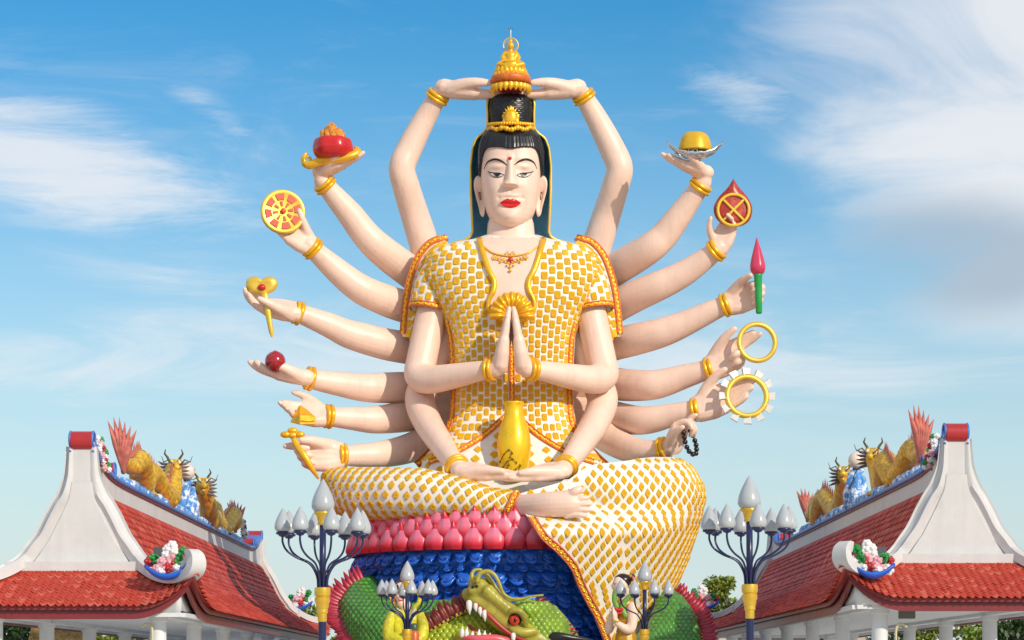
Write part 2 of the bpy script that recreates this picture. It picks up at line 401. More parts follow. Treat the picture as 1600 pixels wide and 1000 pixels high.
# ------------------------------------------------------------------ the ground
def ground():
    N = 60; v = []; f = []
    for i in range(N+1):
        for j in range(N+1):
            x = -900+1800*i/N; y = -300+3300*j/N; v.append((x, y, 0))
    for i in range(N):
        for j in range(N): f.append((i*(N+1)+j, (i+1)*(N+1)+j, (i+1)*(N+1)+j+1, i*(N+1)+j+1))
    gm = mat('ground_soil', (.16, .15, .11), .9, var=.3, vscale=.2, color2=(.07, .12, .03), c2scale=.05, c2lo=.4, c2hi=.6, bump=.4, bscale=3)
    structure('ground', mesh_of(v, f), gm)
    mb = MB(); box(mb, -26, 26, -80, 26, -.2, .012)
    structure('pavement', mb.mesh(False), mat('paving', (.72, .65, .56), .75, var=.12, vscale=.8, color2=(.38, .36, .33), c2scale=.5, bump=.3, bscale=5))
ground()
# ------------------------------------------------------------------ the many-armed statue
ST = thing('many_armed_statue', 'giant white and gold seated statue with many arms fanned out, on a pink lotus', 'statue', P(800, 812, 0))
def interp(tab, y):
    t = np.array(tab, float); return [np.interp(y, t[:, 0], t[:, k]) for k in range(1, t.shape[1])]
def ring_pts(cx, py, hw, fd, bd, cw, n, N):
    """closed outline of a body section, evenly spaced, starting at the back"""
    th = np.linspace(-math.pi, math.pi, 721); s = np.sin(th); c = np.cos(th)
    x = hw*np.sign(s)*np.abs(s)**(2/n); w = np.where(c > 0, fd, bd)*np.sign(c)*np.abs(c)**(2/n)
    L = np.r_[0, np.cumsum(np.hypot(np.diff(x), np.diff(w)))]; q = np.linspace(0, L[-1], N+1)[:-1]
    X = np.interp(q, L, x); Wd = np.interp(q, L, w); sY = -cw*U; s_ = sc(sY)
    return np.array([[(cx-800+a)*s_, sY-b*s_, CZ+(HY-py)*s_] for a, b in zip(X, Wd)])

# ---- robe body
TORSO = [(370, 44, 30, 40, -10), (377, 62, 40, 45, -8), (384, 98, 52, 55, -6), (393, 124, 62, 62, -4), (410, 136, 72, 66, -2), (440, 138, 80, 70, 0), (470, 124, 84, 72, 0),
         (500, 106, 84, 72, 0), (530, 99, 80, 70, 0), (560, 97, 76, 68, 0), (610, 95, 72, 66, 0), (650, 98, 74, 66, 0), (680, 106, 80, 70, 4), (705, 128, 92, 80, 6), (722, 140, 105, 90, 6), (760, 146, 120, 95, 6)]
TY = np.linspace(371, 758, 120); TN = 160
tor = Surf([ring_pts(800, y, *interp(TORSO, y), 3.2, TN) for y in TY], wrap=True)
robe = put('robe', tor.mesh(cap=True, flip=False), WHITE, ST)
bv_t = tris_bvh(robe)

# ---- shoulder caps and the wide outer sleeves behind them
caps = []
for s in (-1, 1):
    fx = lambda x: x if s < 0 else 1598-x
    pts = spline([(728, 404, -2, 26), (702, 416, 6, 31), (684, 440, 12, 32), (675, 464, 16, 31), (671, 484, 18, 30)], 6)
    G = []
    for k, (x, y, w, r_) in enumerate(pts):
        c = PW(fx(x), y, w); a = pts[min(k+1, len(pts)-1)]; b = pts[max(k-1, 0)]
        t = (PW(fx(a[0]), a[1], a[2])-PW(fx(b[0]), b[1], b[2])).normalized(); e1 = t.cross(Vector((0, -1, 0))).normalized()*s; e2 = t.cross(e1).normalized()*s
        G.append([c+(e1*math.cos(q)*r_*1.0+e2*math.sin(q)*r_*1.05)*U for q in np.linspace(0, 2*math.pi, 49)[:-1]])
    # inner lining so the open end has thickness
    last = np.array([list(p) for p in G[-1]]); cen = last.mean(0)
    out = [[list(p) for p in g] for g in G]+[(cen+(last-cen)*.9).tolist(), (cen+(last-cen)*.86+np.array([0, 0, .5])).tolist()]
    sf = Surf(out, wrap=True); o = put('sleeve', sf.mesh(), WHITE, ST); sf.G = sf.G[:len(G)]; caps.append((sf, o, s))
    g1 = sf.G[-1]; g0 = sf.G[-3]; hp = [Vector(p*.72+q*.28) for p, q in zip(g1, g0)]; hp.append(hp[0].copy()); cc = Vector(g1.mean(0)); hn = [(p-cc).normalized() for p in hp]
    hb = ribbon(hp, hn, 8.5*U, .07).build('sleeve_hem', ORANGE, o); links(hp, hn, 5.4*U, 3.6*U, .035).build('chain_relief', GOLD, hb)['kind'] = 'stuff'
wings = []
for s in (-1, 1):
    fx = lambda x: x if s < 0 else 1598-x
    outer = spline([(692, 371), (672, 377), (655, 394), (643, 420), (635, 452), (630, 490), (628, 526)], 6)
    inner = spline([(706, 392), (692, 400), (680, 420), (672, 448), (664, 478), (656, 505), (650, 528)], 6)
    G = []
    for k in range(len(outer)):
        row = []
        for q in np.linspace(0, 1, 9):
            x = outer[k][0]*(1-q)+inner[k][0]*q; y = outer[k][1]*(1-q)+inner[k][1]*q
            row.append(PW(fx(x), y, -6+16*q+7*math.sin(q*math.pi)))
        for q in (1, .5, 0):
            x = outer[k][0]*(1-q)+inner[k][0]*q; y = outer[k][1]*(1-q)+inner[k][1]*q; row.append(PW(fx(x)+(3-3*q)*(-s), y, -20+12*q))
        G.append(row)
    sf = Surf(G, wrap=True); o = put('outer_sleeve', sf.mesh(cap=True), WHITE, ST); wings.append((sf, o, s))
    bvw = tris_bvh(o)
    trim('sleeve_border', bvw, [(fx(x+2.5), y+1.5) for x, y in [(692, 372), (672, 378), (655, 396), (644, 421), (636, 452), (631, 490), (629, 520)]], 11, o, lift=.02, thick=.10)

# ---- gold mosaic pieces
def piece_mesh(shape, h=.04):
    if shape == 'rect': ol = [(-.5, -.36), (-.36, -.5), (.36, -.5), (.5, -.36), (.5, .36), (.36, .5), (-.36, .5), (-.5, .36)]
    else: ol = [(0, -.56), (.2, -.34), (.46, -.04), (.34, .22), (0, .56), (-.34, .22), (-.46, -.04), (-.2, -.34)]
    v = [(x, y, -.02) for x, y in ol]+[(x*.93, y*.93, h*.8) for x, y in ol]+[(x*.62, y*.62, h) for x, y in ol]+[(x*.34, y*.34, h*.6) for x, y in ol]+[(0, 0, h*1.15)]
    f = []
    for a in range(3):
        for k in range(8): f.append((a*8+k, a*8+(k+1) % 8, a*8+8+(k+1) % 8, a*8+8+k))
    f += [(24+k, 24+(k+1) % 8, 32) for k in range(8)]
    me = mesh_of(v, f, 'gold_piece'); return me
def in_poly(x, y, poly):
    c = False; j = len(poly)-1
    for i in range(len(poly)):
        if (poly[i][1] > y) != (poly[j][1] > y) and x < (poly[j][0]-poly[i][0])*(y-poly[i][1])/(poly[j][1]-poly[i][1])+poly[i][0]: c = not c
        j = i
    return c
def pix(p): s = (D0+p.y)/FOC; return p.x/s+800, HY-(p.z-CZ)/s
COLL = spline([(748, 374), (756, 401), (763, 422), (772, 440), (771, 455), (764, 470), (764, 485), (773, 495), (800, 503)], 6)
chest_poly = [(x, y) for x, y in COLL]+[(1598-x, y) for x, y in COLL[::-1]]
hemL = [(800, 640), (784, 656), (760, 678), (738, 693), (716, 706), (690, 716)]
def above_hem(x, y): return y < np.interp(abs(x-800), [0, 16, 40, 62, 84, 110], [640, 656, 678, 693, 706, 716])
RECT = piece_mesh('rect', .16); DIAM = piece_mesh('diamond', .2)
Ms = []; Md = []
ny = 26; ref = 11.6
rows = np.arange(382, 754, 15.0)
for jc in range(-17, 18):
    for r_, y in enumerate(rows):
        yy = y+(7.5 if jc % 2 else 0)+random.uniform(-1, 1)+(7.5 if jc % 4 == 2 and y > 655 else 0)
        b = TN/2+jc*2.72
        a = (yy-TY[0])/(TY[-1]-TY[0])*(len(TY)-1)
        p, da, db = tor.at(a, b); x, q = pix(p)
        n = da.cross(db).normalized(); n = -n if n.dot(CAM-p) < 0 else n
        if n.dot((CAM-p).normalized()) < .16: continue
        if in_poly(x, q, [(cx+(-4 if cx < 800 else 4), cy+4) for cx, cy in chest_poly]): continue
        if q < 640 and abs(x-800) < 6.5 and q > 575: continue
        wc = (db*2.72).length*.84
        if above_hem(x, q): Ms.append(frame(p, db, n, wc*random.uniform(.92, 1.06), U*12.6*random.uniform(.94, 1.04), .17))
        elif q > np.interp(abs(x-800), [0, 16, 40, 62, 84, 110], [640, 656, 678, 693, 706, 716])+9 and jc % 2 == 0: Md.append(frame(p, db, n, wc*1.35, U*13, .17))
for sf, o, s in caps:
    ni, nj, _ = sf.G.shape
    for jc in range(15):
        for k in range(7):
            a = 3+k*3.75+(1.9 if jc % 2 else 0); b = jc*nj/15
            if a > ni-2.2: continue
            p, da, db = sf.at(a, b); n = da.cross(db).normalized(); c = Vector(sf.G[int(a)].mean(0)); n = -n if n.dot(p-c) < 0 else n
            if n.dot((CAM-p).normalized()) < .12: continue
            L, nn, _, _ = bv_t.ray_cast(CAM, (p-CAM).normalized())
            if L is not None and (L-CAM).length < (p-CAM).length-.02: continue
            Ms.append(frame(p, db, n, U*9.2, U*12.6, .17))
for sf, o, s in wings:
    for k in range(13):
        for q in ((3.4,) if k < 3 else (3.3, 5.8)):
            p, da, db = sf.at(2+k*2.7+(1.3 if q > 5 else 0), q); n = da.cross(db).normalized(); n = -n if n.dot(CAM-p) < 0 else n
            Ms.append(frame(p, db, n, U*9.4, U*12.6, .17))
split_pieces('gold_piece', RECT, Ms, GOLDM, robe)
split_pieces('gold_diamond', DIAM, Md, GOLDM, robe)

# ---- trims of the robe
bv_r = tris_bvh(robe, *[o for _, o, _ in caps])
for s in (-1, 1):
    fx = lambda x: x if s < 0 else 1598-x
    trim('side_border', bv_t, [(fx(x), y) for x, y in [(700, 503), (706, 530), (708, 560), (710, 600), (709, 635), (706, 658), (700, 674), (690, 690)]], 10, robe, lift=.0, thick=.09)
    trim('hem_border', bv_t, [(fx(x), y) for x, y in [(799, 642), (784, 656), (760, 678), (738, 693), (716, 706), (690, 716), (672, 722)]], 9, robe, lift=.0, thick=.09)
    # hem pieces that show beside the lap
    pts = [PW(fx(x), y, w) for x, y, w in spline([(690, 694, 10), (676, 704, 6), (664, 716, 2), (652, 727, 0)], 5)]
    mb = ribbon(pts, [Vector((0, -1, .1)).normalized()]*len(pts), 11*U, .3); o = mb.build('hem_border', ORANGE, ST)
    links(pts, [Vector((0, -1, .1)).normalized()]*len(pts), 6*U, 4*U, .18).build('chain_relief', GOLD, o)['kind'] = 'stuff'
trim('centre_border', bv_t, [(800, 500), (800, 560), (800, 600), (800, 640)], 9, robe, thick=.08)

# ---- bare chest between the lapels, lapels, fan, necklace
def sheet(bvh, left, right, n, m_, off, bulge=0.):
    G = []
    for k in range(n):
        row = []
        for q in range(m_):
            t = q/(m_-1); x = left[k][0]*(1-t)+right[k][0]*t; y = left[k][1]*(1-t)+right[k][1]*t
            p, nn = hit(bvh, x, y); row.append(list(p+nn*(off+bulge*math.sin(t*math.pi))) if p is not None else None)
        G.append(row)
    return Surf([r_ for r_ in G if all(x is not None for x in r_)])
lf = [(x, y) for x, y in COLL[:-1]]; rt = [(1598-x, y) for x, y in lf]
put('chest', sheet(bv_t, lf, rt, len(lf), 24, .03, .03).mesh(), SKIN, ST)
flatp = ((-1, -.5), (-1, .5), (-.6, 1), (.6, 1), (1, .5), (1, -.5))
def lapel(s):
    pts = []; nors = []
    for x, y in COLL[1:-1]:
        p, n = hit(bv_t, x if s < 0 else 1598-x, y)
        if p is None: continue
        pts.append(p+n*.03); nors.append((n+Vector((0, -.8, 0))).normalized())
    n = len(pts); wd = [U*(8.5 if k < n*.55 else 7) for k in range(n)]
    return ribbon(pts, nors, wd, .11, flatp).build('lapel', GOLD, ST)
lapel(-1); lapel(1)
def fan():
    p0, n0 = hit(bv_t, 800, 496); mb = MB(); nr, na = 8, 96; v = []; f = []
    for i in range(nr+1):
        t = i/nr
        for k in range(na+1):
            a = math.pi*(-.06+1.12*k/na); c = abs(math.sin(k/na*math.pi*11/1)) ; sc_ = 1+.05*c*t
            h = (.10+.30*math.sin(t*math.pi*.8)+.10*c*t)
            v.append(p0+Vector((math.cos(a)*33*t*sc_*U, -h-.02, math.sin(a)*35*t*sc_*U)))
    for i in range(nr):
        for k in range(na): f.append((i*(na+1)+k, i*(na+1)+k+1, (i+1)*(na+1)+k+1, (i+1)*(na+1)+k))
    mb.add(v, f); mb.build('shell_fan', GOLD, ST)
    pts = [PW(x, y, 84) for x, y in spline([(769, 484), (776, 495), (788, 501), (800, 503), (812, 501), (824, 495), (831, 484)], 4)]
    ribbon(pts, [Vector((0, -1, 0))]*len(pts), U*8, .3, flatp).build('fan_rim', GOLD, ST)
fan()

# ---- neck and head
NECK = [(330, 30, 24, 30, 0), (350, 36, 28, 34, 0), (372, 38, 31, 36, 0), (384, 43, 36, 40, 0), (392, 54, 44, 46, 0), (402, 62, 58, 50, 0)]
nk = Surf([ring_pts(798, y, *interp(NECK, y), 2.2, 64) for y in np.linspace(330, 402, 30)], wrap=True)
put('neck', nk.mesh(cap=True), SKIN, ST)
HEAD = [(203, 12, 10, 14, 0), (206, 26, 22, 26, 0), (211, 37, 34, 38, 0), (219, 43.5, 41, 44, 0), (230, 46.5, 45, 47, 0), (250, 47, 46.5, 48, 0), (272, 46.6, 47, 48, 0), (290, 45.4, 47, 46, 0), (305, 43.6, 46.5, 44, 0), (318, 41, 46, 40, 0),
        (330, 38.2, 45, 34, 0), (340, 34, 43.2, 26, 0), (347, 28.5, 41, 18, 0), (353, 21, 37.8, 6, 0), (357, 13, 33.5, -6, 0), (359, 4.5, 28, -16, 0)]
HV = np.r_[np.linspace(203, 212, 10)[:-1], np.linspace(212, 359, 205)]
HAIR = [(193, 12, 12, 14), (196, 22, 22, 26), (202, 33, 34, 38), (212, 41, 41, 44), (224, 45, 44, 46), (236, 46.8, 45.5, 47), (250, 47, 46.5, 48), (272, 46.6, 47, 48), (300, 45, 47, 45)]
def smooth01(a, b, x): t = np.clip((x-a)/(b-a), 0, 1); return t*t*(3-2*t)
def face_relief(u, v):
    g = lambda cu, cv, su, sv, h: h*np.exp(-((np.abs(u)-cu)/su)**2-((v-cv)/sv)**2)
    d = 0*u
    d = d+g(22, 271, 13, 8.5, -4.6)+g(22, 269, 9.5, 4.4, 4.2)+g(22, 277.5, 11, 2.2, -.9)
    d = d+g(20, 257, 15, 4, 1.2)+g(27, 300, 13, 14, 2.2)+g(0, 346, 13, 8, 3.6)+g(0, 331, 12, 3.2, -2.6)
    d = d+g(0, 313.6, 9, 2.6, 2.2)+g(0, 321.6, 9, 3.4, 4.2)+g(0, 317.4, 12, 1.0, -1.2)+g(0, 306, 2.6, 4, -1.4)+g(18.5, 317, 3, 3, -1.6)
    t = np.clip((v-250)/48, 0, 1); nw = 5.2+7.0*t**2.2; nh = (1.5+14*t**1.15)*smooth01(244, 256, v)*(1-smooth01(298.5, 303.5, v))
    prof = np.clip(1-(np.abs(u)/nw)**2.0, 0, 1)**.85
    d = d+nh*prof+g(10, 297.5, 4.4, 4.2, 4.2)*(1-smooth01(299.5, 304, v))
    return d
def head_mesh():
    N = 220; G = []
    for v in HV:
        hw, fd, bd, cw = interp(HEAD, v); r_ = ring_pts(798, v, hw, fd, bd, 6, 2.35, N); s = sc(-6*U)
        u = r_[:, 0]/s+2; wv = -(r_[:, 1]+6*U)/s
        front = smooth01(4, 26, wv); d = face_relief(u, np.full_like(u, v))*front
        r_[:, 1] -= d*s; G.append(r_)
    return Surf(G, wrap=True)
hs_ = head_mesh(); head = put('head', hs_.mesh(cap=True), SKIN, ST); bv_h = tris_bvh(head)
def strip(name, m, top, bot, n=22, k=5, off=.012, bulge=0., parent=head):
    tp = spline(top, 8); bt = spline(bot, 8)
    ti = np.linspace(0, len(tp)-1, n); bi = np.linspace(0, len(bt)-1, n)
    lt = [[np.interp(q, range(len(tp)), tp[:, c]) for c in (0, 1)] for q in ti]; lb = [[np.interp(q, range(len(bt)), bt[:, c]) for c in (0, 1)] for q in bi]
    return put(name, sheet(bv_h, lt, lb, n, k, off, bulge).mesh(), m, parent)
def line(name, m, path, r0, parent=head, off=.0, n=6):
    pts = []; rr = []
    sp = spline([(*a, r_) for a, r_ in zip(path, r0)], n)
    for x, y, r_ in sp:
        p, q = hit(bv_h, x, y)
        if p is not None: pts.append(p+q*off); rr.append(r_*U)
    mb = MB(); tube(mb, pts, rr, 6); return mb.build(name, m, parent)
for s in (-1, 1):
    fx = lambda x: x if s < 0 else 1595.5-x
    line('eyebrow', BLACK, [(fx(x), y) for x, y in [(756.5, 264), (761, 254.5), (768, 250), (776, 249), (785, 252.5), (792, 258)]], [.6, 1.2, 1.6, 1.7, 1.4, .6])
    up = [(763.5, 268.3), (769, 270.6), (775, 271.3), (781, 271.4), (788, 273.6)]; lo = [(763.5, 268.3), (768, 273.6), (774, 276.0), (781, 276.0), (788, 273.6)]
    e = strip('eye', EYEW, [(fx(x), y) for x, y in up], [(fx(x), y) for x, y in lo], off=.014)
    strip('iris', BLACK, [(fx(x), y) for x, y in [(772.2, 271.0), (777.5, 271.0), (783, 271.4)]], [(fx(x), y) for x, y in [(772.2, 272.4), (777.5, 276.6), (783, 272.6)]], n=12, off=.036, parent=e)
    line('lash_line', BLACK, [(fx(x), y) for x, y in [(762.5, 267.5), (769, 270.3), (775, 271), (781, 271.1), (788, 273.3)]], [.5, .9, .9, .7, .4], off=.02)
    line('lid_line', BLACK, [(fx(x), y) for x, y in [(764, 269.5), (768, 273.8), (774, 277), (781, 276.8), (787.5, 274)]], [.3, .4, .45, .4, .3], off=.015)
    # ear with long lobe
    out = spline([(753, 274), (745, 275), (740.5, 283), (741, 296), (744.5, 311), (748, 324), (750.5, 335), (755, 339), (758, 330), (758, 312), (757, 292), (754, 277)], 5)
    mb = MB(); cen = np.mean(out, 0)
    rings = [(.2, 5), (.55, 5.5), (.78, 8.5), (.95, 8.5), (1, 5), (1, -4)]
    v = []; f = []; n = len(out)
    for q, w in rings:
        for x, y in out: xx = cen[0]+(x-cen[0])*q; yy = cen[1]+(y-cen[1])*q; v.append(PW(fx(xx), yy, w-3))
    for i in range(len(rings)-1):
        for k in range(n): f.append((i*n+k, i*n+(k+1) % n, (i+1)*n+(k+1) % n, (i+1)*n+k))
    f.append(tuple(range(n))); mb.add(v, f); mb.build('ear', SKIN, head)
strip('upper_lip', LIP, [(781, 316.6), (787.5, 312.8), (793, 310.6), (797.5, 311.8), (802, 310.6), (807.5, 312.8), (814, 316.6)], [(781, 316.8), (788, 317.6), (797.5, 318.4), (807, 317.6), (814, 316.8)], n=26, off=.012, bulge=.02)
strip('lower_lip', LIP, [(781.5, 317.2), (789, 318.2), (797.5, 318.8), (806, 318.2), (813.5, 317.2)], [(781.5, 317.4), (788.5, 323), (797.5, 325.4), (806.5, 323), (813.5, 317.4)], n=26, off=.012, bulge=.04)
p, n = hit(bv_h, 797, 247.5); mb = MB(); ball(mb, p, 3*U, 12, 8, sy=.5); mb.build('forehead_jewel', RED, head)

# ---- hair: combed-back cap over the skull
def hair_cap():
    G = []; N = 240
    for k, t in enumerate(np.linspace(0, 1, 40)):
        row = []
        for j in range(N):
            a = -math.pi+2*math.pi*j/N; s = math.sin(a); c = math.cos(a)
            yl = 229.5-2.6*math.exp(-(s*47/9)**2)*-1+46*abs(s)**10 if c > 0 else 275.5
            if c <= 0: yl = 275.5+20*(-c)
            y = 194+(yl-194)*t
            hw, fd, bd = interp(HAIR, max(y, 194))
            rr = 1.075 if t < .985 else 1.03
            gr = (1.5+.6*math.sin(j*1.7))*abs(math.sin(j*math.pi/4+.4*math.sin(j*.9)))**.8*min(1, t*2.5)
            ex = 2/2.35; dd = fd if c > 0 else bd
            x = (hw*rr+gr)*math.copysign(abs(s)**ex, s); w = (dd*rr+gr+.5)*math.copysign(abs(c)**ex, c)
            row.append(list(PW(798+x, y, 6+w)))
        G.append(row)
    inner = [list(Vector(p)*.0+Vector(p)+(PW(798, 245, 6)-Vector(p))*.06) for p in G[-1]]
    return Surf(G+[inner], wrap=True)
hair = put('hair', hair_cap().mesh(cap=True), BLACK, ST)
# top-knot with a woven relief
G = []
for y in np.linspace(152, 206, 56):
    hw = np.interp(y, [152, 158, 175, 195, 206], [30, 34, 35.5, 33, 32]); r_ = ring_pts(798, y, hw, hw*.9, hw*.9, 0, 2, 120)
    k = np.arange(120); r_[:, 1] *= 1; c = np.array([(798-800)*U, 0, 0]); q = (np.abs(np.sin(k*math.pi/5+(int(y/3.2) % 2)*math.pi/2))*.9)*U*(.5+.5*math.sin(y*math.pi*2/3.2))
    dirs = r_-np.array([-2*U, 0, r_[0, 2]]); dirs[:, 2] = 0; dirs /= np.linalg.norm(dirs, axis=1)[:, None]; G.append(r_+dirs*q[:, None])
put('topknot', Surf(G, wrap=True).mesh(cap=True), BLACK, ST)
# ---- hood: a blue shell round the back of the head with a gold rim
HOOD = [(153, 34, 4), (160, 38.5, 6), (180, 37.5, 6), (200, 38, 4), (207, 43, 2), (216, 55, 0), (232, 61, -2), (260, 64, -4), (300, 64, -4), (340, 62, -6), (362, 61, -8), (371, 65, -10), (377, 78, -12), (380, 92, -14)]
G = []
for y in np.linspace(153, 380, 90):
    hw, w = interp(HOOD, y); row = []
    back = np.interp(y, [153, 205, 240, 380], [36, 40, 62, 60])
    for k in range(33):
        a = math.pi*k/32; row.append(list(PW(798-hw*math.cos(a), y, w-back*math.sin(a)**.8)))
    for k in range(32, -1, -1):
        a = math.pi*k/32; row.append(list(PW(798-(hw-3.2)*math.cos(a), y, w-(back-3.5)*math.sin(a)**.8)))
    G.append(row)
hood = put('hood', Surf(G, wrap=True).mesh(cap=True), HOODB, ST)
rimL = [(798-hw_+1.2, y, w_) for y in np.linspace(153, 380, 46) for hw_, w_ in [interp(HOOD, y)]]
top = [(764, 153, 4), (766, 150.5, 8), (774, 149, 14), (784, 151.5, 22), (792, 156, 26), (798, 160, 28)]
full = top[::-1]+rimL[1:]
for s in (-1, 1):
    pts = [PW(x if s < 0 else 1596-x, y, w+1.5) for x, y, w in spline(full, 2)]
    mb = MB(); tube(mb, pts, [1.9*U]*len(pts), 8); mb.build('hood_rim', GOLDR, hood)
mb = MB(); v = [PW(x, y, w-1) for x, y, w in spline(top[::-1], 3)][::-1]; v2 = [PW(1596-x, y, w-1) for x, y, w in spline(top[::-1], 3)]
allv = v+v2[1:]; back = [Vector((p.x, p.y+1.1, p.z+.05)) for p in allv]; n = len(allv)
mb.add(allv+back, [(i, i+1, n+i+1, n+i) for i in range(n-1)]); mb.build('hood_top', GOLDR, hood)
# ---- crown ornament
def ornament():
    root = MB(); tiers = MB()
    for k in range(26):
        a = math.pi*(k/25); x = 798-34*math.cos(a); w = 47*math.sin(a)+5
        ball(tiers, PW(x, 201+1.5*math.sin(a*9), w), (3.4+.9*(k % 2))*U, 8, 6)
        ball(tiers, PW(x, 194.5-2*math.sin(a)**2, w-2), 3.0*U, 8, 6)
    o = tiers.build('crown_band', GOLD, ST)
    mb = MB()
    for sx, y, w, r_, hh in [(0, 184, 44, 9.5, 13), (-8, 190, 42, 5, 7), (8, 190, 35, 5, 7), (0, 172, 35, 4.5, 7), (-5, 177, 35, 4, 6), (5, 177, 35, 4, 6), (-10, 182, 34, 3.6, 5), (10, 182, 34, 3.6, 5), (-13, 195, 34, 4, 5), (13, 195, 34, 4, 5)]:
        ball(mb, PW(798+sx, y, w), r_*U, 10, 7, sy=.35, sz=hh/r_)
    o = mb.build('crown_plate', GOLD, ST)
    for x, y in ((798, 183),):
        mb = MB(); ball(mb, PW(x, y, 40), 3*U, 10, 8, sy=.5); mb.build('jewel', mat('jewel_blue', (.01, .05, .35), .15), o)
        mb = MB(); torus(mb, PW(x, y, 40), (0, 1, 0), 4.4*U, 1.1*U, 16, 6); mb.build('jewel_ring', GOLD, o)
    for k in range(7):
        a = math.pi*(k+1)/8; mb = MB(); tube(mb, [PW(798+7*math.cos(a), 182-9*math.sin(a), 38), PW(798+12.5*math.cos(a), 182-17*math.sin(a), 37)], [2.2*U, .6*U], 7); mb.build('flame_leaf', GOLD, o)
ornament()
# ---- necklace
def necklace():
    bvc = tris_bvh(*[o for o in ST.children if o.name.split('.')[0] in ('chest', 'neck', 'robe')])
    def on(x, y, off=.03):
        p, n = hit(bvc, x, y); return p+n*off if p is not None else PW(x, y, 60)
    o = thing_part = None
    mb = MB(); pts = [on(x, y) for x, y in spline([(757, 387), (766, 394), (776, 398), (787, 400), (797.5, 401), (808, 400), (819, 398), (829, 394), (839, 387)], 5)]
    tube(mb, pts, 1.3*U, 7); o = mb.build('necklace', GOLD, ST)
    for k in range(11):
        a = k/10*2-1; x = 797.5+a*25; y = 404+8*(1-abs(a))
        mb = MB(); torus(mb, on(x, y-1, .05), (0, 1, 0), 2.5*U, .8*U, 12, 6); mb.build('pendant_ring', GOLD, o)
        if k % 2 == 0:
            mb = MB(); ball(mb, on(x, y+5*(1-abs(a))+1.5, .05), 1.7*U, 8, 6); mb.build('pendant_bead', GOLD, o)
    for x, y, r_, m in ((797.5, 407.5, 4.2, RED), (797.5, 418, 2.4, GOLD), (797.5, 424, 2.6, GOLD), (793, 415, 1.6, EYEW), (802, 415, 1.6, EYEW)):
        mb = MB(); ball(mb, on(x, y, .06), r_*U, 10, 8, sy=.6); mb.build('pendant_jewel', m, o)
    for sx in (-4, 4):
        mb = MB(); torus(mb, on(797.5+sx, 398, .05), (0, 1, 0), 3*U, .9*U, 14, 6); mb.build('scroll', GOLD, o)
necklace()
# ------------------------------------------------------------------ arms and hands
def rot(v, ax, a): return Quaternion(ax, a) @ v
def vec(x, up, front): return Vector((x, -front, up))
def hand(mb, wr, d, n, t, curl=(10, 10, 10, 10), thumb=((.6, .3, .7), (.9, .3, .25)), k=1., spread=5, splay=(0, 0, 0, 0), kn=1.):
    """palm, four fingers and thumb: d along the fingers, n out of the palm, t towards the thumb"""
    d = d.normalized(); n = (n-d*n.dot(d)).normalized(); t0 = d.cross(n); t = t0 if t0.dot(t) > 0 else -t0
    u = U*k
    fl = (36, 42, 39, 30)
    for i in range(4):
        off = (1.5-i)
        base = wr+t*(off*4.5*u)-d*4*u; kn_ = wr+d*(40-abs(off-.4)*2.5)*u+t*(off*9.3*u)+n*(-1.5*u*(1-abs(off)*.5))
        tube(mb, [base, (base+kn_)/2+t*off*u, kn_], [12*u, 11*u, 8.2*u], 10)
        a = R(off*spread); dd = rot(d, n, a if t0.dot(t) > 0 else -a)
        ax = dd.cross(n).normalized(); p = kn_; c = R(curl[i]); pts = [p-dd*3*u, p]; rr = [7.2*u, 6.9*u]
        L = fl[i]*u
        for q, (fr, rad) in enumerate(((.46, 6.1), (.30, 5.4), (.24, 3.9))):
            dd = rot(dd, ax, c*(kn if q == 0 else 1.0)); p = p+dd*L*fr; pts.append(p); rr.append(rad*u)
        sp = spline([(*p_, r_) for p_, r_ in zip(pts, rr)], 3); tube(mb, [Vector(q[:3]) for q in sp], [q[3] for q in sp], 9)
    b = wr+d*8*u+t*12*u; th1 = (d*thumb[0][0]+n*thumb[0][1]+t*thumb[0][2]).normalized(); th2 = (d*thumb[1][0]+n*thumb[1][1]+t*thumb[1][2]).normalized()
    p1 = b+th1*20*u; p2 = p1+(th1+th2).normalized()*17*u; p3 = p2+th2*15*u
    sp = spline([(*p_, r_) for p_, r_ in zip((b-th1*6*u, b, p1, p2, p3), (10*u, 10.5*u, 8*u, 6.4*u, 4.4*u))], 3); tube(mb, [Vector(q[:3]) for q in sp], [q[3] for q in sp], 9)
def arm(path, label=None, hands=None, br=None, vox=.036, brn=2, back=True):
    """path rows: photo x, y, pixels forward, radius in pixels; the last row is the wrist"""
    mb = MB()
    if back: path = [(x, y, w-44*float(np.clip((210-abs(x-799))/60, 0, 1)), r_) for x, y, w, r_ in path]
    pts = [(*PW(x, y, w), r_*sc(-w*U)) for x, y, w, r_ in path]; sp = spline(pts, 7)
    tube(mb, [Vector(q[:3]) for q in sp], [q[3] for q in sp], 20)
    wr = Vector(pts[-1][:3])
    if hands: hands(mb, wr)
    o = remesh(mb, 'arm', SKIN, ST, vox)
    if label: o['label'] = label
    a = Vector(sp[-2][:3])if br is None else None
    # bracelet: rings of gold round the wrist
    e = Vector(sp[-1][:3]); f_ = Vector(sp[-4][:3]); ax = (e-f_).normalized(); r_ = pts[-1][3]
    for k in range(brn):
        q = MB(); torus(q, e-ax*((2.5+k*6.5)*U), ax, r_*1.06+.8*U+k*.6*U, 3.4*U, 30, 8); q.build('bracelet', GOLD, o)
    q = MB(); lathe(q, [((r_+1.2*U), -10*U), (r_+2*U, -5*U), (r_+1.2*U, 1*U)], e-ax*.02, 30, ax); q.build('bracelet_band', GOLD, o)
    return o
H = hand
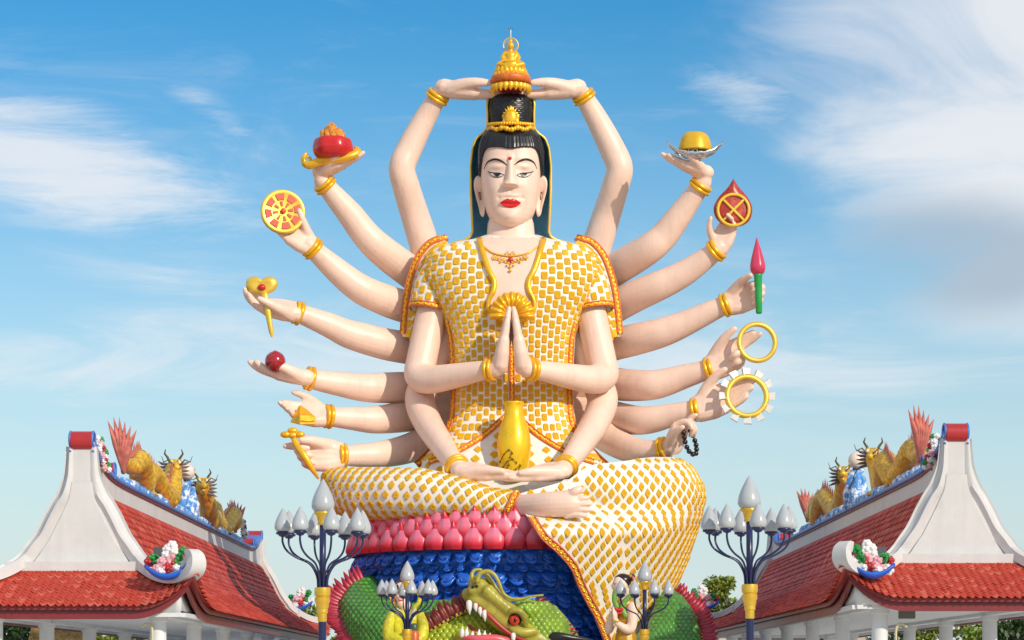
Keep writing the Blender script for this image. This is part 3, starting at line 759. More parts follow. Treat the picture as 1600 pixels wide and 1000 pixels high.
# pair raised overhead
for s in (-1, 1):
    fx = lambda x: x if s < 0 else 1596-x
    V = lambda x, u, f: vec(x if s < 0 else -x, u, f)
    def hd(mb, wr):
        tube(mb, [wr-V(.4, .8, 0)*.05, wr+V(.75, .65, .2)*.22, wr+V(.9, .2, .2)*.42], [14*U, 14.5*U, 11*U], 12)
        H(mb, wr+V(.62, .42, .05)*.33, V(1, -.17, .06), V(0, 1, .15), V(0, .2, 1), (3, 2, 2, 3), ((.75, .35, .35), (.97, .1, .05)), 1.22, 2)
    arm([(fx(690), 440, -40, 26), (fx(668), 395, -30, 24.5), (fx(648), 335, -14, 22.5), (fx(634), 290, 0, 21.5), (fx(628), 262, 4, 21), (fx(640), 232, 10, 20.5), (fx(664), 185, 22, 17.5), (fx(687), 146, 36, 14)], 'arm raised overhead, palm up under the golden figure', hd)
# praying pair
for s in (-1, 1):
    fx = lambda x: x if s < 0 else 1598-x
    V = lambda x, u, f: vec(x if s < 0 else -x, u, f)
    def hd(mb, wr):
        q = V(1, .25, .1); tube(mb, [wr, wr+V(.75, .35, .1)*.18, wr+V(.55, .9, .1)*.36], [14*U, 15*U, 12*U], 12)
        H(mb, wr+V(.45, .42, .06)*.42, V(.17, 1, .10), V(1, -.17, 0), V(.0, -.1, -1) if False else V(0, 0, -1), (0, 0, 0, 0), ((.9, .1, .25), (.97, .05, .1)), 1.02, 1)
    arm([(fx(690), 440, -5, 24), (fx(677), 480, 16, 24), (fx(668), 520, 24, 24), (fx(659), 562, 34, 24), (fx(655), 586, 44, 23.5), (fx(672), 593, 62, 22.5), (fx(712), 587, 92, 19.5), (fx(748), 580, 116, 16), (fx(772), 577, 130, 13.5)], 'front arm bent to the chest, palms pressed together in prayer', hd, back=False)
# lap pair
for s in (-1, 1):
    fx = lambda x: x if s < 0 else 1598-x
    V = lambda x, u, f: vec(x if s < 0 else -x, u, f)
    def hd(mb, wr):
        tube(mb, [wr, wr+V(.8, -.5, .3)*.25], [14*U, 14*U], 12)
        H(mb, wr+V(.8, -.35, .2)*.16, V(1, -.13 if s < 0 else -.17, .22), V(.1, 1, .3), V(.0, .5, .9), (4, 3, 2, 2), ((.9, .25, .2), (1, .05, 0)), 1.12, 2)
    arm([(fx(700), 520, -14, 25), (fx(676), 570, -4, 25), (fx(660), 610, 12, 24.5), (fx(657), 630, 20, 24), (fx(668), 660, 56, 22.5), (fx(692), 698, 122, 19), (fx(716), 732, 188, 14.5)], 'front arm lowered to the lap, hand open under the vase', hd, back=False)
# left fan (viewer's left)
L2 = arm([(700, 470, -50, 28), (645, 428, -28, 26), (610, 402, -14, 25), (584, 380, -4, 23.5), (566, 360, 2, 22), (548, 336, 10, 20.5), (524, 308, 22, 17), (504, 284, 34, 13.8)], 'arm lifting a red bowl on an open palm',
     lambda mb, wr: (tube(mb, [wr, wr+vec(-.25, 1, .1)*.22, wr+vec(.5, .8, .2)*.42], [14*U, 14*U, 11*U], 12), H(mb, wr+vec(-.05, 1, .1)*.30, vec(1, .30, .35), vec(-.2, 1, .1), vec(0, .2, 1), (4, 4, 4, 4), ((.7, .25, .45), (.95, .2, .1)), .92, 4)))
L3 = arm([(705, 520, -50, 28), (650, 486, -30, 26.5), (610, 472, -16, 25), (572, 456, -4, 23.5), (550, 442, 4, 22), (528, 424, 12, 20), (502, 401, 24, 16.5), (484, 384, 34, 14)], 'arm holding the round spoked disc',
     lambda mb, wr: H(mb, wr, vec(-.95, .66, .1), vec(.15, .3, 1), vec(.5, 1, .0), (6, 5, 5, 6), ((.85, .62, .35), (.85, .30, .55)), .90, 3))
L4 = arm([(710, 560, -50, 28), (650, 546, -30, 26), (604, 538, -16, 25), (562, 527, -4, 23.5), (540, 520, 4, 22), (516, 509, 12, 19.5), (484, 496, 24, 16.5), (460, 487, 32, 14)], 'arm holding the gold trefoil wand',
     lambda mb, wr: H(mb, wr, vec(-1, .14, .2), vec(.1, .85, .5), vec(0, .8, 1), (18, 20, 22, 22), ((.75, .45, .45), (.95, .3, .0)), 1.12, 5))
L5 = arm([(710, 615, -50, 28), (650, 607, -30, 25.5), (612, 606, -16, 24.5), (580, 606, -4, 23), (556, 604, 4, 21.5), (530, 600, 12, 19), (500, 595, 24, 16.5), (478, 590, 32, 14)], 'arm holding the red ball on an open palm',
     lambda mb, wr: H(mb, wr, vec(-1, .12, .1), vec(.1, 1, .1), vec(0, .2, 1), (12, 10, 9, 10), ((.75, .3, .5), (.95, .25, .0)), 1.12, 4))
L6 = arm([(715, 640, -50, 28), (655, 648, -30, 25.5), (625, 652, -16, 24), (600, 655, -6, 22.5), (578, 656, 2, 21), (552, 654, 12, 18.5), (526, 652, 24, 16), (507, 650, 32, 14)], 'arm holding the gold box',
     lambda mb, wr: H(mb, wr, vec(-1, .14, .2), vec(.1, .45, 1), vec(0, 1, -.2), (10, 14, 18, 20), ((.8, .1, .6), (1, .1, .1)), .95, 7))
L7 = arm([(720, 670, -40, 28), (668, 690, -10, 25), (634, 702, 4, 23), (608, 708, 14, 21.5), (584, 711, 24, 20), (554, 712, 36, 17.5), (528, 712, 46, 14.5)], 'arm gripping the gold sceptre',
     lambda mb, wr: H(mb, wr, vec(-1, .0, .25), vec(.2, .1, 1), vec(0, 1, .1), (8, 62, 68, 70), ((.85, .5, .15), (.9, .4, .0)), 1.15, 4, kn=.55))
# right fan
R2 = arm([(896, 470, -50, 28), (951, 428, -28, 26), (990, 404, -14, 25), (1018, 386, -4, 23.5), (1037, 369, 2, 22), (1054, 347, 10, 20.5), (1078, 314, 22, 17), (1098, 286, 34, 13.8)], 'arm lifting a silver dish on an open palm',
     lambda mb, wr: (tube(mb, [wr, wr+vec(.25, 1, .1)*.22, wr+vec(-.5, .8, .2)*.42], [14*U, 14*U, 11*U], 12), H(mb, wr+vec(.12, 1, .1)*.32, vec(-1, .28, .35), vec(.2, 1, .1), vec(0, .2, 1), (5, 4, 4, 4), ((.7, .3, .45), (.95, .25, .1)), .92, 4)))
R3 = arm([(893, 520, -50, 28), (948, 486, -30, 26.5), (990, 464, -16, 25), (1026, 448, -4, 23.5), (1050, 437, 4, 22), (1074, 424, 12, 20), (1104, 403, 24, 16.5), (1124, 387, 34, 14)], 'arm holding up the red flame tablet',
     lambda mb, wr: H(mb, wr, vec(.42, 1, .1), vec(-.2, .1, 1), vec(-1, .4, 0), (20, 30, 30, 30), ((.45, .35, .55), (.9, .4, .1)), .78, 2))
R4 = arm([(888, 560, -50, 28), (948, 541, -30, 26), (994, 530, -16, 25), (1026, 522, -4, 23.5), (1050, 514, 4, 22), (1078, 502, 12, 19.5), (1114, 485, 24, 16.5), (1140, 474, 32, 14)], 'arm gripping the pink bud torch',
     lambda mb, wr: H(mb, wr, vec(1, .36, .25), vec(-.1, -.1, 1), vec(-.3, 1, .1), (64, 72, 76, 78), ((.75, .5, .45), (.8, .6, .1)), 1.0, 3, kn=.45))
R5 = arm([(888, 605, -50, 28), (946, 600, -30, 26), (986, 602, -16, 25), (1016, 602, -4, 23.5), (1038, 598, 4, 22), (1064, 590, 12, 19.5), (1094, 581, 24, 16.5), (1115, 574, 32, 14)], 'arm holding the plain gold ring',
     lambda mb, wr: H(mb, wr, vec(1, .62, .2), vec(-.1, .05, 1), vec(-.5, 1, .0), (6, 8, 66, 72), ((.8, .35, .45), (.95, .3, .1)), 1.1, 3))
R6 = arm([(883, 640, -50, 28), (942, 648, -30, 25.5), (974, 654, -16, 24), (1000, 657, -6, 22.5), (1022, 655, 2, 21), (1048, 649, 12, 18.5), (1074, 643, 24, 16), (1094, 638, 32, 14)], 'arm holding the toothed ring',
     lambda mb, wr: H(mb, wr, vec(1, .42, .2), vec(-.1, .2, 1), vec(-.4, 1, .0), (7, 6, 6, 7), ((.75, .3, .6), (.95, .3, .1)), 1.14, 2))
R7 = arm([(878, 660, -40, 28), (930, 672, -10, 25.5), (958, 689, 4, 23.5), (980, 700, 14, 21.5), (1002, 705, 24, 19), (1024, 704, 36, 16), (1042, 700, 48, 14)], 'arm holding the black bead string',
     lambda mb, wr: (tube(mb, [wr, wr+vec(.5, .2, .2)*.2, wr+vec(.5, .5, .3)*.4], [14*U, 15*U, 12*U], 12), H(mb, wr+vec(.6, .15, .2)*.30, vec(.35, .92, .4), vec(.8, -.3, .6), vec(.6, -.2, 1), (42, 62, 62, 14), ((.7, .3, .55), (.7, .6, .2)), .95, 4)))
# ------------------------------------------------------------------ skirt, legs and foot
def skirt_left():
    # folded leg on the viewer's left, lofted from the knee to the ankle
    tab = [(500, 762, 12, 60, 18), (503, 763, 22, 62, 28), (510, 765, 30, 70, 40), (525, 767, 36, 82, 52), (550, 770, 40, 102, 60), (600, 771.5, 42, 135, 62), (660, 773, 42, 165, 60), (720, 778, 35, 188, 50), (770, 787, 25, 200, 42), (800, 789, 23, 208, 36), (812, 790, 22, 212, 34)]
    xs = np.r_[np.linspace(500, 525, 12), np.linspace(529, 812, 80)]; G = []
    for x in xs:
        cy, hh, cw, hd = interp(tab, x); row = []
        for a in np.linspace(0, 2*math.pi, 97)[:-1]:
            s = math.sin(a); c = math.cos(a); n = 2/2.4
            fold = 2.6*math.sin(x*.05+2.2*a)*max(0, math.cos(a-1.0)) 
            row.append(list(PW(x, cy-hh*math.copysign(abs(c)**n, c), cw+(hd+fold)*math.copysign(abs(s)**n, s))))
        r0 = np.array(row+[row[0]]); Ls = np.r_[0, np.cumsum(np.linalg.norm(np.diff(r0, axis=0), axis=1))]; qs = np.linspace(0, Ls[-1], 97)[:-1]
        G.append(np.stack([np.interp(qs, Ls, r0[:, c]) for c in range(3)], 1))
    sf = Surf(G, wrap=True); o = put('skirt', sf.mesh(cap=True), WHITE, ST); o['label'] = 'white skirt over the left knee with gold diamonds'
    ni, nj, _ = sf.G.shape; Ms = []
    # rows across the leg at equal spacing
    acc = [0]
    for i in range(1, ni): acc.append(acc[-1]+np.linalg.norm(sf.G[i, nj//4]-sf.G[i-1, nj//4]))
    pitch = 16.5*U; k = 0; pos = pitch*.6
    while pos < acc[-1]-.25:
        a = np.interp(pos, acc, range(ni)); m_ = 11.5
        for j in range(-1, 8):
            b = (j*nj/m_*1.0+(nj/m_*.5 if k % 2 else 0))
            aa = a+math.sin(b*.12)*.8
            p, da, db = sf.at(aa, b); n = da.cross(db).normalized(); c = Vector(sf.G[int(a)].mean(0)); n = -n if n.dot(p-c) < 0 else n
            if n.dot((CAM-p).normalized()) > .1: Ms.append(frame(p, da, n, 12.4*U, 13*U, .16))
        pos += pitch/1.9; k += 1
    return o, Ms
skl, M1 = skirt_left()
XL = [(714, 1020), (716, 1000), (720, 978), (726, 925), (735, 908), (750, 888), (762, 846), (771, 812), (790, 808), (808, 824), (837, 843), (859, 868), (885, 890), (910, 900), (936, 912), (965, 928), (1000, 942), (1060, 960)]
XR = [(714, 1052), (716, 1062), (720, 1070), (726, 1080), (735, 1088), (757, 1100), (776, 1104), (808, 1098), (859, 1082), (910, 1062), (961, 1043), (1000, 1034), (1060, 1016)]
def drape_w(x, y):
    xr = interp(XR, y)[0]; Rr = xr-800+6
    wd = math.sqrt(max(Rr*Rr-(x-800)**2, 0))*.97+30
    hh = math.sqrt(max(0, 1-(max(0, 772-y)/60)**2)); tx = (x-850)/(xr-850)
    wl = (172-62*max(tx, 0)**1.5)+62*hh*math.sqrt(max(0, 1-max(tx, 0)**3.2))
    b = smooth01(786, 836, y); w = wl*(1-b)+wd*b
    xv = np.interp(y, [740, 770, 800, 830, 900, 1000, 1060], [880, 905, 940, 970, 976, 990, 1000])
    e = x-xv
    amp = np.interp(y, [735, 765, 800, 850, 950, 1060], [3, 14, 24, 30, 28, 24])
    if e > -3: w -= amp*math.exp(-max(e, 0)/52)*smooth01(-3, 3, e)
    w += 2.2*math.sin(x*.06+y*.02)*b
    w *= 1-.0*tx
    if tx > .9: w -= 26*((tx-.9)/.1)**2*(1-b*.4)
    return float(w)
def skirt_right():
    ys = np.r_[np.linspace(714, 735, 12)[:-1], np.linspace(735, 1060, 110)]; nu = 90; G = []
    for y in ys:
        xl = interp(XL, y)[0]; xr = interp(XR, y)[0]; row = []
        for k in range(nu+1): x = xl+(xr-xl)*k/nu; row.append(list(PW(x, y, drape_w(x, y))))
        e = PW(xr-3, y, drape_w(xr, y)-40); row.append(list(e)); row.append(list(PW(xr-14, y, drape_w(xr, y)-90)))
        lf = PW(xl, y, drape_w(xl, y)-16); lf2 = PW(xl+8, y, drape_w(xl, y)-18)
        row = [list(lf2), list(lf)]+row
        G.append(row)
    sf = Surf(G); o = put('skirt', sf.mesh(), WHITE, ST); o['label'] = 'white skirt panel with gold diamonds draped from the right knee over the pedestal'
    Ms = []; k = 0; y = 720
    while y < 1040:
        xl = interp(XL, y)[0]+(10 if y > 806 else 2); xr = interp(XR, y)[0]
        # even spacing along the row
        i = int(np.searchsorted(ys, y)); i = min(i, len(ys)-2); seg = np.r_[0, np.cumsum(np.linalg.norm(np.diff(sf.G[i, 2:nu+4], axis=0), axis=1))]
        q = (9*U if k % 2 else 1.5*U)+(xl*0)
        # anchor the lattice on a common column so rows interlock
        x0 = np.interp(985, [xl, xr], [0, 1]); L0 = np.interp(np.clip(x0, 0, 1)*nu, range(len(seg)), seg)
        start = L0-math.floor(L0/(19.0*U))*19.0*U+(9.5*U if k % 2 else 0)-19.0*U
        q = start
        while q < seg[-1]:
            if q > (U*7):
                b = np.interp(q, seg, range(len(seg)))+2; p, da, db = sf.at(np.interp(y, ys, range(len(ys))), b); n = da.cross(db).normalized(); n = -n if n.dot(CAM-p) < 0 else n
                if n.dot((CAM-p).normalized()) > (.28 if 880 < pix(p)[0] < 1000 else .1): Ms.append(frame(p, db, n, 11.2*U*random.uniform(.95, 1.05), 13.8*U*random.uniform(.95, 1.05), .16))
            q += 19.0*U
        y += 10.2; k += 1
    return o, Ms
skr, M2 = skirt_right()
split_pieces('gold_diamond', DIAM, M1, GOLDM, skl); split_pieces('gold_diamond', DIAM, M2, GOLDM, skr)
bv_s = tris_bvh(skr)
trim('drape_border', bv_s, [(x+5, y) for x, y in [(826, 811), (844, 837), (869, 859), (891, 885), (901, 910), (914, 936), (930, 965), (943, 1000), (958, 1045)]], 13, skr, CORAL, lift=.0, thick=.1)
bv_l = tris_bvh(skl)
trim('ankle_border', bv_l, [(807, 771), (803, 780), (797, 792), (791, 804), (788, 812)], 11, skl, lift=.02, thick=.1)
def foot():
    PW = lambda x, y, w: P(x, y, -(w+34)*U)
    mb = MB(); path = spline([(*PW(800, 792, 171), 17*U), (*PW(818, 791, 201), 17.5*U), (*PW(842, 790, 224), 18.5*U), (*PW(866, 788, 238), 19*U), (*PW(888, 787, 242), 19.5*U), (*PW(899, 787, 243), 17*U)], 4)
    tube(mb, [Vector(q[:3]) for q in path], [q[3] for q in path], 18, flat=(Vector((0, -1, 0)), .85))
    for x0, y0, x1, y1, r_ in [(892, 773, 905, 765, 7.4), (898, 782, 917, 778, 4.9), (899, 790, 921, 787.5, 4.7), (897, 798, 919, 797, 4.5), (893, 805, 914, 806, 4.2)]:
        pts = spline([(*PW(x0-8, y0+1, 245), r_*U*1.1), (*PW(x0, y0, 248), r_*U), (*PW((x0+x1)/2, (y0+y1)/2-1, 251), r_*U*.95), (*PW(x1, y1, 250), r_*U*.85)], 3)
        tube(mb, [Vector(q[:3]) for q in pts], [q[3] for q in pts], 10)
    o = remesh(mb, 'foot', SKIN, ST, .022, 2)
foot()
# lap behind the hands
mb = MB(); tube(mb, [PW(x, y, w) for x, y, w in [(640, 770, 60), (720, 778, 90), (800, 780, 100), (880, 778, 100), (980, 770, 90)]], [38*U]*5, 20); mb.build('lap', WHITE, ST)

# ------------------------------------------------------------------ vase and the things held
def vase():
    w = 128; c = PW(803, 749, w); s = sc(-w*U)
    o = thing('vase', 'tall golden vase standing on the open hands in the statue\'s lap', 'vase', c)
    prof = [(15, 0), (20, 2), (23, 18), (25.5, 36), (26.5, 52), (25, 68), (21, 84), (16.5, 97), (14.6, 106), (14.6, 114), (15.6, 119), (15.2, 121), (11.5, 120), (10.5, 110)]
    sp = spline(prof, 4); mb = MB(); lathe(mb, [(r_*s, h*s) for r_, h in sp], c, 40); mb.build('body', GOLDV, o)
    vine = mat('vine_paint', (.10, .09, .01), .5)
    def on(x, y):   # on the vase face
        h = 749-y; r_ = np.interp(h, sp[:30, 1], sp[:30, 0]); dx = x-803; return PW(x, y, w+math.sqrt(max(r_*r_-dx*dx, 0))+.4)
    for path in ([(781, 722), (786, 712), (793, 704), (800, 706), (797, 714)], [(786, 730), (792, 722), (800, 718), (806, 722)], [(789, 738), (793, 730), (795, 722)], [(806, 733), (812, 728), (810, 735)]):
        mb = MB(); tube(mb, [on(x, y) for x, y in spline(path, 4)], .5*U, 5); mb.build('vine', vine, o)
    leaf = MB(); ball(leaf, (0, 0, 0), 2.4*U, 7, 5, sz=.4, sy=.5); lm = leaf.mesh(); lm.materials.append(vine)
    for x, y in [(781, 722), (788, 709), (795, 703), (800, 708), (797, 715), (786, 730), (792, 721), (801, 717), (807, 723), (790, 739), (806, 733), (813, 727), (809, 736), (795, 727)]:
        put('leaf', lm, None, o, Matrix.Translation(on(x, y)) @ Matrix.Rotation(random.uniform(0, 3), 4, 'Y'))
vase()
FRONT = Vector((0, -1, 0))
def disc_wheel():
    c = PW(442, 331, 50); n = Vector((.22, -1, .10)).normalized(); o = thing('spoked_disc', 'round gold disc with red spoked panels held up by the statue', 'disc', c)
    mb = MB(); lathe(mb, [(31*U, -.06), (34.5*U, -.05), (34.5*U, .05), (33*U, .08), (30*U, .06)], c, 48, n); mb.build('plate', GOLDR, o)
    redp = mat('panel_red', (.62, .08, .03), .45)
    q = Vector((0, 0, 1)).rotation_difference(n)
    for r0, r1, num in ((18, 28, 8), (8, 15.5, 8)):
        for k in range(num):
            a0 = 2*math.pi*k/num+.13*(18/r0)**.8; a1 = 2*math.pi*(k+1)/num-.13*(18/r0)**.8; v = []; f = []
            for i in range(5):
                a = a0+(a1-a0)*i/4
                for r_ in (r0, r1):
                    for z in (.05, .095): v.append(c+q @ Vector((r_*U*math.cos(a), r_*U*math.sin(a), z)))
            for i in range(4): f += [(i*4+1, i*4+5, i*4+7, i*4+3), (i*4, i*4+4, i*4+5, i*4+1), (i*4+2, i*4+3, i*4+7, i*4+6)]
            f += [(0, 1, 3, 2), (16, 18, 19, 17)]
            mb = MB(); mb.add(v, f); mb.build('panel', redp, o, smooth=False)
    mb = MB(); lathe(mb, [(4*U, .05), (4*U, .13), (2*U, .15)], c, 16, n); mb.build('hub', redp, o)
disc_wheel()
def bowl():
    c = PW(520, 246, 62); o = thing('flaming_bowl', 'red lobed bowl with golden flames on a gold tray, on a raised hand', 'bowl', c)
    mb = MB(); lathe(mb, [(r_*U, h*U) for r_, h in spline([(15, -3), (25, 1), (30, 11), (29.5, 20), (27, 27), (24, 29), (18, 26)], 4)], c, 48, lobes=6, lobe=.035); mb.build('bowl_body', RED, o)
    fl = mat('flame_gold', (.85, .33, .05), .4, .2, var=.4, vscale=12)
    for k in range(20):
        a = k*2.4; r_ = 3+20*(k % 5)/5; x = r_*math.cos(a); w = r_*math.sin(a)
        top = 33-r_*.75; pts = spline([(*PW(520+x, 220, 62+w), 5.5*U), (*PW(520+x*.9+2, 220-top*.35, 62+w*.8), 5.4*U), (*PW(519+x*.75-2+k % 3, 220-top*.75, 62+w*.5), 4.2*U), (*PW(517+x*.55, 222-top, 62), .6*U)], 4)
        mb = MB(); tube(mb, [Vector(q[:3]) for q in pts], [q[3] for q in pts], 7); mb.build('flame', fl, o)
    pts = spline([(*PW(478, 240, 58), 2.5*U), (*PW(474, 250, 58), 4.5*U), (*PW(482, 258, 60), 6.5*U), (*PW(500, 252, 64), 6.5*U), (*PW(525, 248, 68), 7*U), (*PW(548, 244, 66), 7*U), (*PW(560, 237, 62), 5*U), (*PW(556, 231, 60), 3*U)], 4)
    mb = MB(); tube(mb, [Vector(q[:3]) for q in pts], [q[3] for q in pts], 12); mb.build('tray', GOLD, o)
    for x, y in ((480, 250), (558, 238)):
        mb = MB(); torus(mb, PW(x, y, 62), FRONT, 5*U, 2.2*U, 18, 8); mb.build('scroll', GOLD, o)
bowl()
def silver_dish():
    c = PW(1086, 243, 62); o = thing('silver_dish', 'silver boat-shaped dish holding a yellow gold ingot, on a raised hand', 'dish', c)
    G = []
    for i in range(25):
        t = i/24; x = 1043+86*t; e = abs(t-.5)*2; lift = 16*e**3; hw = 20*math.sqrt(max(.02, 1-e**2.2))
        row = []
        for k in range(13):
            a = math.pi*k/12; row.append(list(PW(x, 236-lift+(10*(1-e**2)+1.5)*math.sin(a)+.8*math.sin(t*40), 62-hw*math.cos(a))))
        G.append(row)
    sf = Surf(G); mb = put('dish', sf.mesh(), STEEL, o); so = mb.modifiers.new('t', 'SOLIDIFY'); so.thickness = 2*U
    mb = MB(); lathe(mb, [(r_*U, h*U) for r_, h in spline([(26, -4), (25, 4), (21, 17), (16, 22.5), (9, 24.5), (1, 25)], 4)], PW(1086, 232, 62), 32, lobes=5, lobe=.02); mb.build('ingot', mat('ingot_gold', (.80, .47, .02), .36, .25), o)
    for k in range(9):
        q = MB(); torus(q, PW(1058+k*7, 238+3*math.sin(k*1.4), 82-abs(k-4)*2), FRONT, 3.4*U, 1.0*U, 12, 6); q.build('scroll', STEEL, o)
silver_dish()
def flame_tablet():
    c = PW(1146, 350, 50); o = thing('flame_tablet', 'red teardrop tablet with a yellow ring and cross, held by a hand', 'tablet', c)
    ol = spline([(1146, 279), (1155, 293), (1168, 308), (1175.5, 325), (1172, 343), (1160, 352.5), (1146, 354), (1130, 351), (1118, 340), (1115, 324), (1123, 308), (1137, 293), (1146, 279)], 6)[:-1]
    n = len(ol); v = [PW(x, y, 46) for x, y in ol]+[PW(1146+(x-1146)*.97, 325+(y-325)*.97, 52) for x, y in ol]+[PW(1146+(x-1146)*.6, 325+(y-325)*.6, 55) for x, y in ol]
    f = [tuple(range(n))[::-1], tuple(range(2*n, 3*n))]
    for a in range(2): f += [(a*n+k, a*n+(k+1) % n, a*n+n+(k+1) % n, a*n+n+k) for k in range(n)]
    mb = MB(); mb.add(v, f); mb.build('plate', mat('tablet_red', (.42, .035, .02), .35, color2=(.62, .16, .10), c2scale=3, c2lo=.5, c2hi=.7), o)
    yl = mat('tablet_yellow', (.85, .55, .05), .35)
    mb = MB(); torus(mb, PW(1146, 328, 56), FRONT, 24*U, 2.4*U, 40, 8); mb.build('ring', yl, o)
    for s in (-1, 1):
        mb = MB(); tube(mb, [PW(1146-15*s, 313, 56), PW(1146+15*s, 343, 56)], 2.0*U, 8); mb.build('bar', yl, o)
flame_tablet()
def torch():
    c = PW(1185, 490, 66); o = thing('bud_torch', 'pink lotus bud on a green stem gripped in a fist', 'torch', c)
    ax = (PW(1183, 372, 66)-PW(1186, 490, 66)).normalized(); base = PW(1184, 430, 66)
    mb = MB(); lathe(mb, [(r_*U, h*U) for r_, h in spline([(3, 0), (9, 3), (12, 11), (11, 20), (7.5, 34), (4, 46), (1.5, 55), (.2, 59)], 4)], base, 28, ax, lobes=5, lobe=.03); mb.build('bud', mat('bud_pink', (.62, .05, .12), .28, color2=(.72, .015, .02), c2scale=1.2), o)
    mb = MB(); lathe(mb, [(r_*U, h*U) for r_, h in [(4, 0), (5, 2), (5.6, 30), (6.4, 58), (7.2, 60), (3, 62)]], PW(1186, 490, 66), 18, ax); mb.build('stem', mat('stem_green', (.02, .36, .08), .3), o)
torch()
def ringthing():
    c = PW(1183, 535, 62); o = thing('gold_ring', 'plain flat gold ring round two raised fingers', 'ring', c)
    ax = Vector((.12, -1, .05)); mb = MB(); lathe(mb, [(25*U, -.06), (31.5*U, -.06), (32*U, 0), (31.5*U, .06), (25*U, .06), (24.5*U, 0), (25*U, -.06)], c, 56, ax); mb.f = mb.f[:-2]; mb.mi = mb.mi[:-2]; mb.build('band', GOLDR, o)
    c = PW(1167, 619, 64); o = thing('toothed_ring', 'gold ring with white square teeth round an open hand', 'ring', c)
    ax = Vector((.10, -1, .12)).normalized(); mb = MB(); lathe(mb, [(27*U, -.06), (34.5*U, -.06), (35*U, 0), (34.5*U, .06), (27*U, .06), (26.5*U, 0), (27*U, -.06)], c, 56, ax); mb.f = mb.f[:-2]; mb.mi = mb.mi[:-2]; mb.build('band', GOLDR, o)
    q = Vector((0, 0, 1)).rotation_difference(ax); tm = MB()
    tm.add([(x*U, y*U, z) for z in (-.05, .05) for x, y in ((33, -5), (43, -6.5), (44, 6), (33, 4.5))], [(3, 2, 1, 0), (4, 5, 6, 7), (0, 1, 5, 4), (1, 2, 6, 5), (2, 3, 7, 6), (3, 0, 4, 7)]); me = tm.mesh(False); me.materials.append(TOOTH)
    for k in range(12): put('tooth', me, None, o, Matrix.Translation(c) @ (q.to_matrix().to_4x4()) @ Matrix.Rotation(2*math.pi*k/12+.12, 4, 'Z') @ Matrix.Rotation(.2, 4, 'X'))
ringthing()
def beads():
    c = PW(1078, 708, 78); o = thing('bead_string', 'black bead string hanging from curled fingers', 'beads', c); bm_ = MB(); ball(bm_, (0, 0, 0), 4.1*U, 10, 8); me = bm_.mesh(); me.materials.append(mat('bead_black', (.015, .013, .013), .16))
    path = spline([(*PW(1066, 668, 78),), (*PW(1069, 682, 84),), (*PW(1072, 696, 86),), (*PW(1079, 708, 86),), (*PW(1087, 709, 80),), (*PW(1088, 698, 72),), (*PW(1084, 684, 66),), (*PW(1076, 668, 64),)], 10)
    last = None
    for p in path:
        p = Vector(p)
        if last is None or (p-last).length > 7.2*U: put('bead', me, None, o, Matrix.Translation(p)); last = p
beads()
def trefoil():
    c = PW(423, 525, 70); o = thing('trefoil_wand', 'gold trefoil wand with a red centre, tip pointing down, in the palm', 'wand', c)
    mb = MB()
    ol = spline([(409, 437), (403, 433), (395, 432), (387, 436), (384, 444), (387, 453), (394, 457), (402, 459.5), (412, 460), (422, 458), (430, 453), (434, 444), (431, 436), (423, 432), (415, 433), (409, 437)], 4)[:-1]; n = len(ol); v = []
    for q, w in ((.97, 62), (1, 64), (.96, 67), (.55, 68.5), (.15, 66)): v += [PW(409+(x-409)*q, 447+(y-447)*q, w) for x, y in ol]
    mb.add(v, [(a*n+k, a*n+(k+1) % n, a*n+n+(k+1) % n, a*n+n+k) for a in range(4) for k in range(n)]+[tuple(range(n))[::-1], tuple(range(4*n, 5*n))]); mb.build('trefoil', GOLDR, o)
    mb = MB(); ball(mb, PW(409, 449, 69), 6.5*U, 14, 10, sy=.8, sz=.8); mb.build('centre_bead', RED, o)
    pts = spline([(*PW(413, 460, 67), 5.5*U), (*PW(417, 478, 70), 5*U), (*PW(421, 502, 70), 4.2*U), (*PW(424, 520, 69), 3.2*U), (*PW(425, 527, 69), .8*U)], 4)
    mb = MB(); tube(mb, [Vector(q[:3]) for q in pts], [q[3] for q in pts], 8, flat=(FRONT, .5)); mb.build('handle', GOLDR, o)
trefoil()
def redball():
    c = PW(430, 582, 46); o = thing('red_ball', 'glossy dark red ball resting on an open palm', 'ball', c)
    mb = MB(); ball(mb, PW(430, 565, 64), 16*U, 28, 18); mb.build('sphere', mat('ball_red', (.36, .012, .02), .14, coat=.6), o)
    mb = MB(); lathe(mb, [(3*U, 15*U), (3.4*U, 16.4*U), (1.5*U, 17*U)], PW(430, 565, 64), 12); mb.build('cap', RED, o)
redball()
def goldbox():
    c = PW(472, 664, 64); o = thing('gold_box', 'small golden box held in the palm below the red ball', 'box', c)
    f1 = [(468, 665), (494, 664), (493, 651), (468, 651)]; f2 = [(452, 650), (468, 650), (474, 634), (467, 636)]
    mb = MB(); A = [PW(468, 664, 78), PW(494, 664, 70), PW(494, 651, 70), PW(468, 650, 78)]; B = [PW(452, 660, 56), PW(478, 658, 50), PW(480, 640, 50), PW(468, 631, 58)]
    mb.add(A+B, [(0, 1, 2, 3), (4, 7, 6, 5), (0, 3, 7, 4), (3, 2, 6, 7), (2, 1, 5, 6), (1, 0, 4, 5)]); bo = mb.build('case', GOLD, o, smooth=False); bv = bo.modifiers.new('b', 'BEVEL'); bv.width = .03
    mb = MB(); pts = [PW(x, y, w) for x, y, w in ((470, 657, 80), (481, 657.5, 77), (492, 657, 73))]; tube(mb, pts, .7*U, 6); mb.build('seam', BRASS, o)
goldbox()
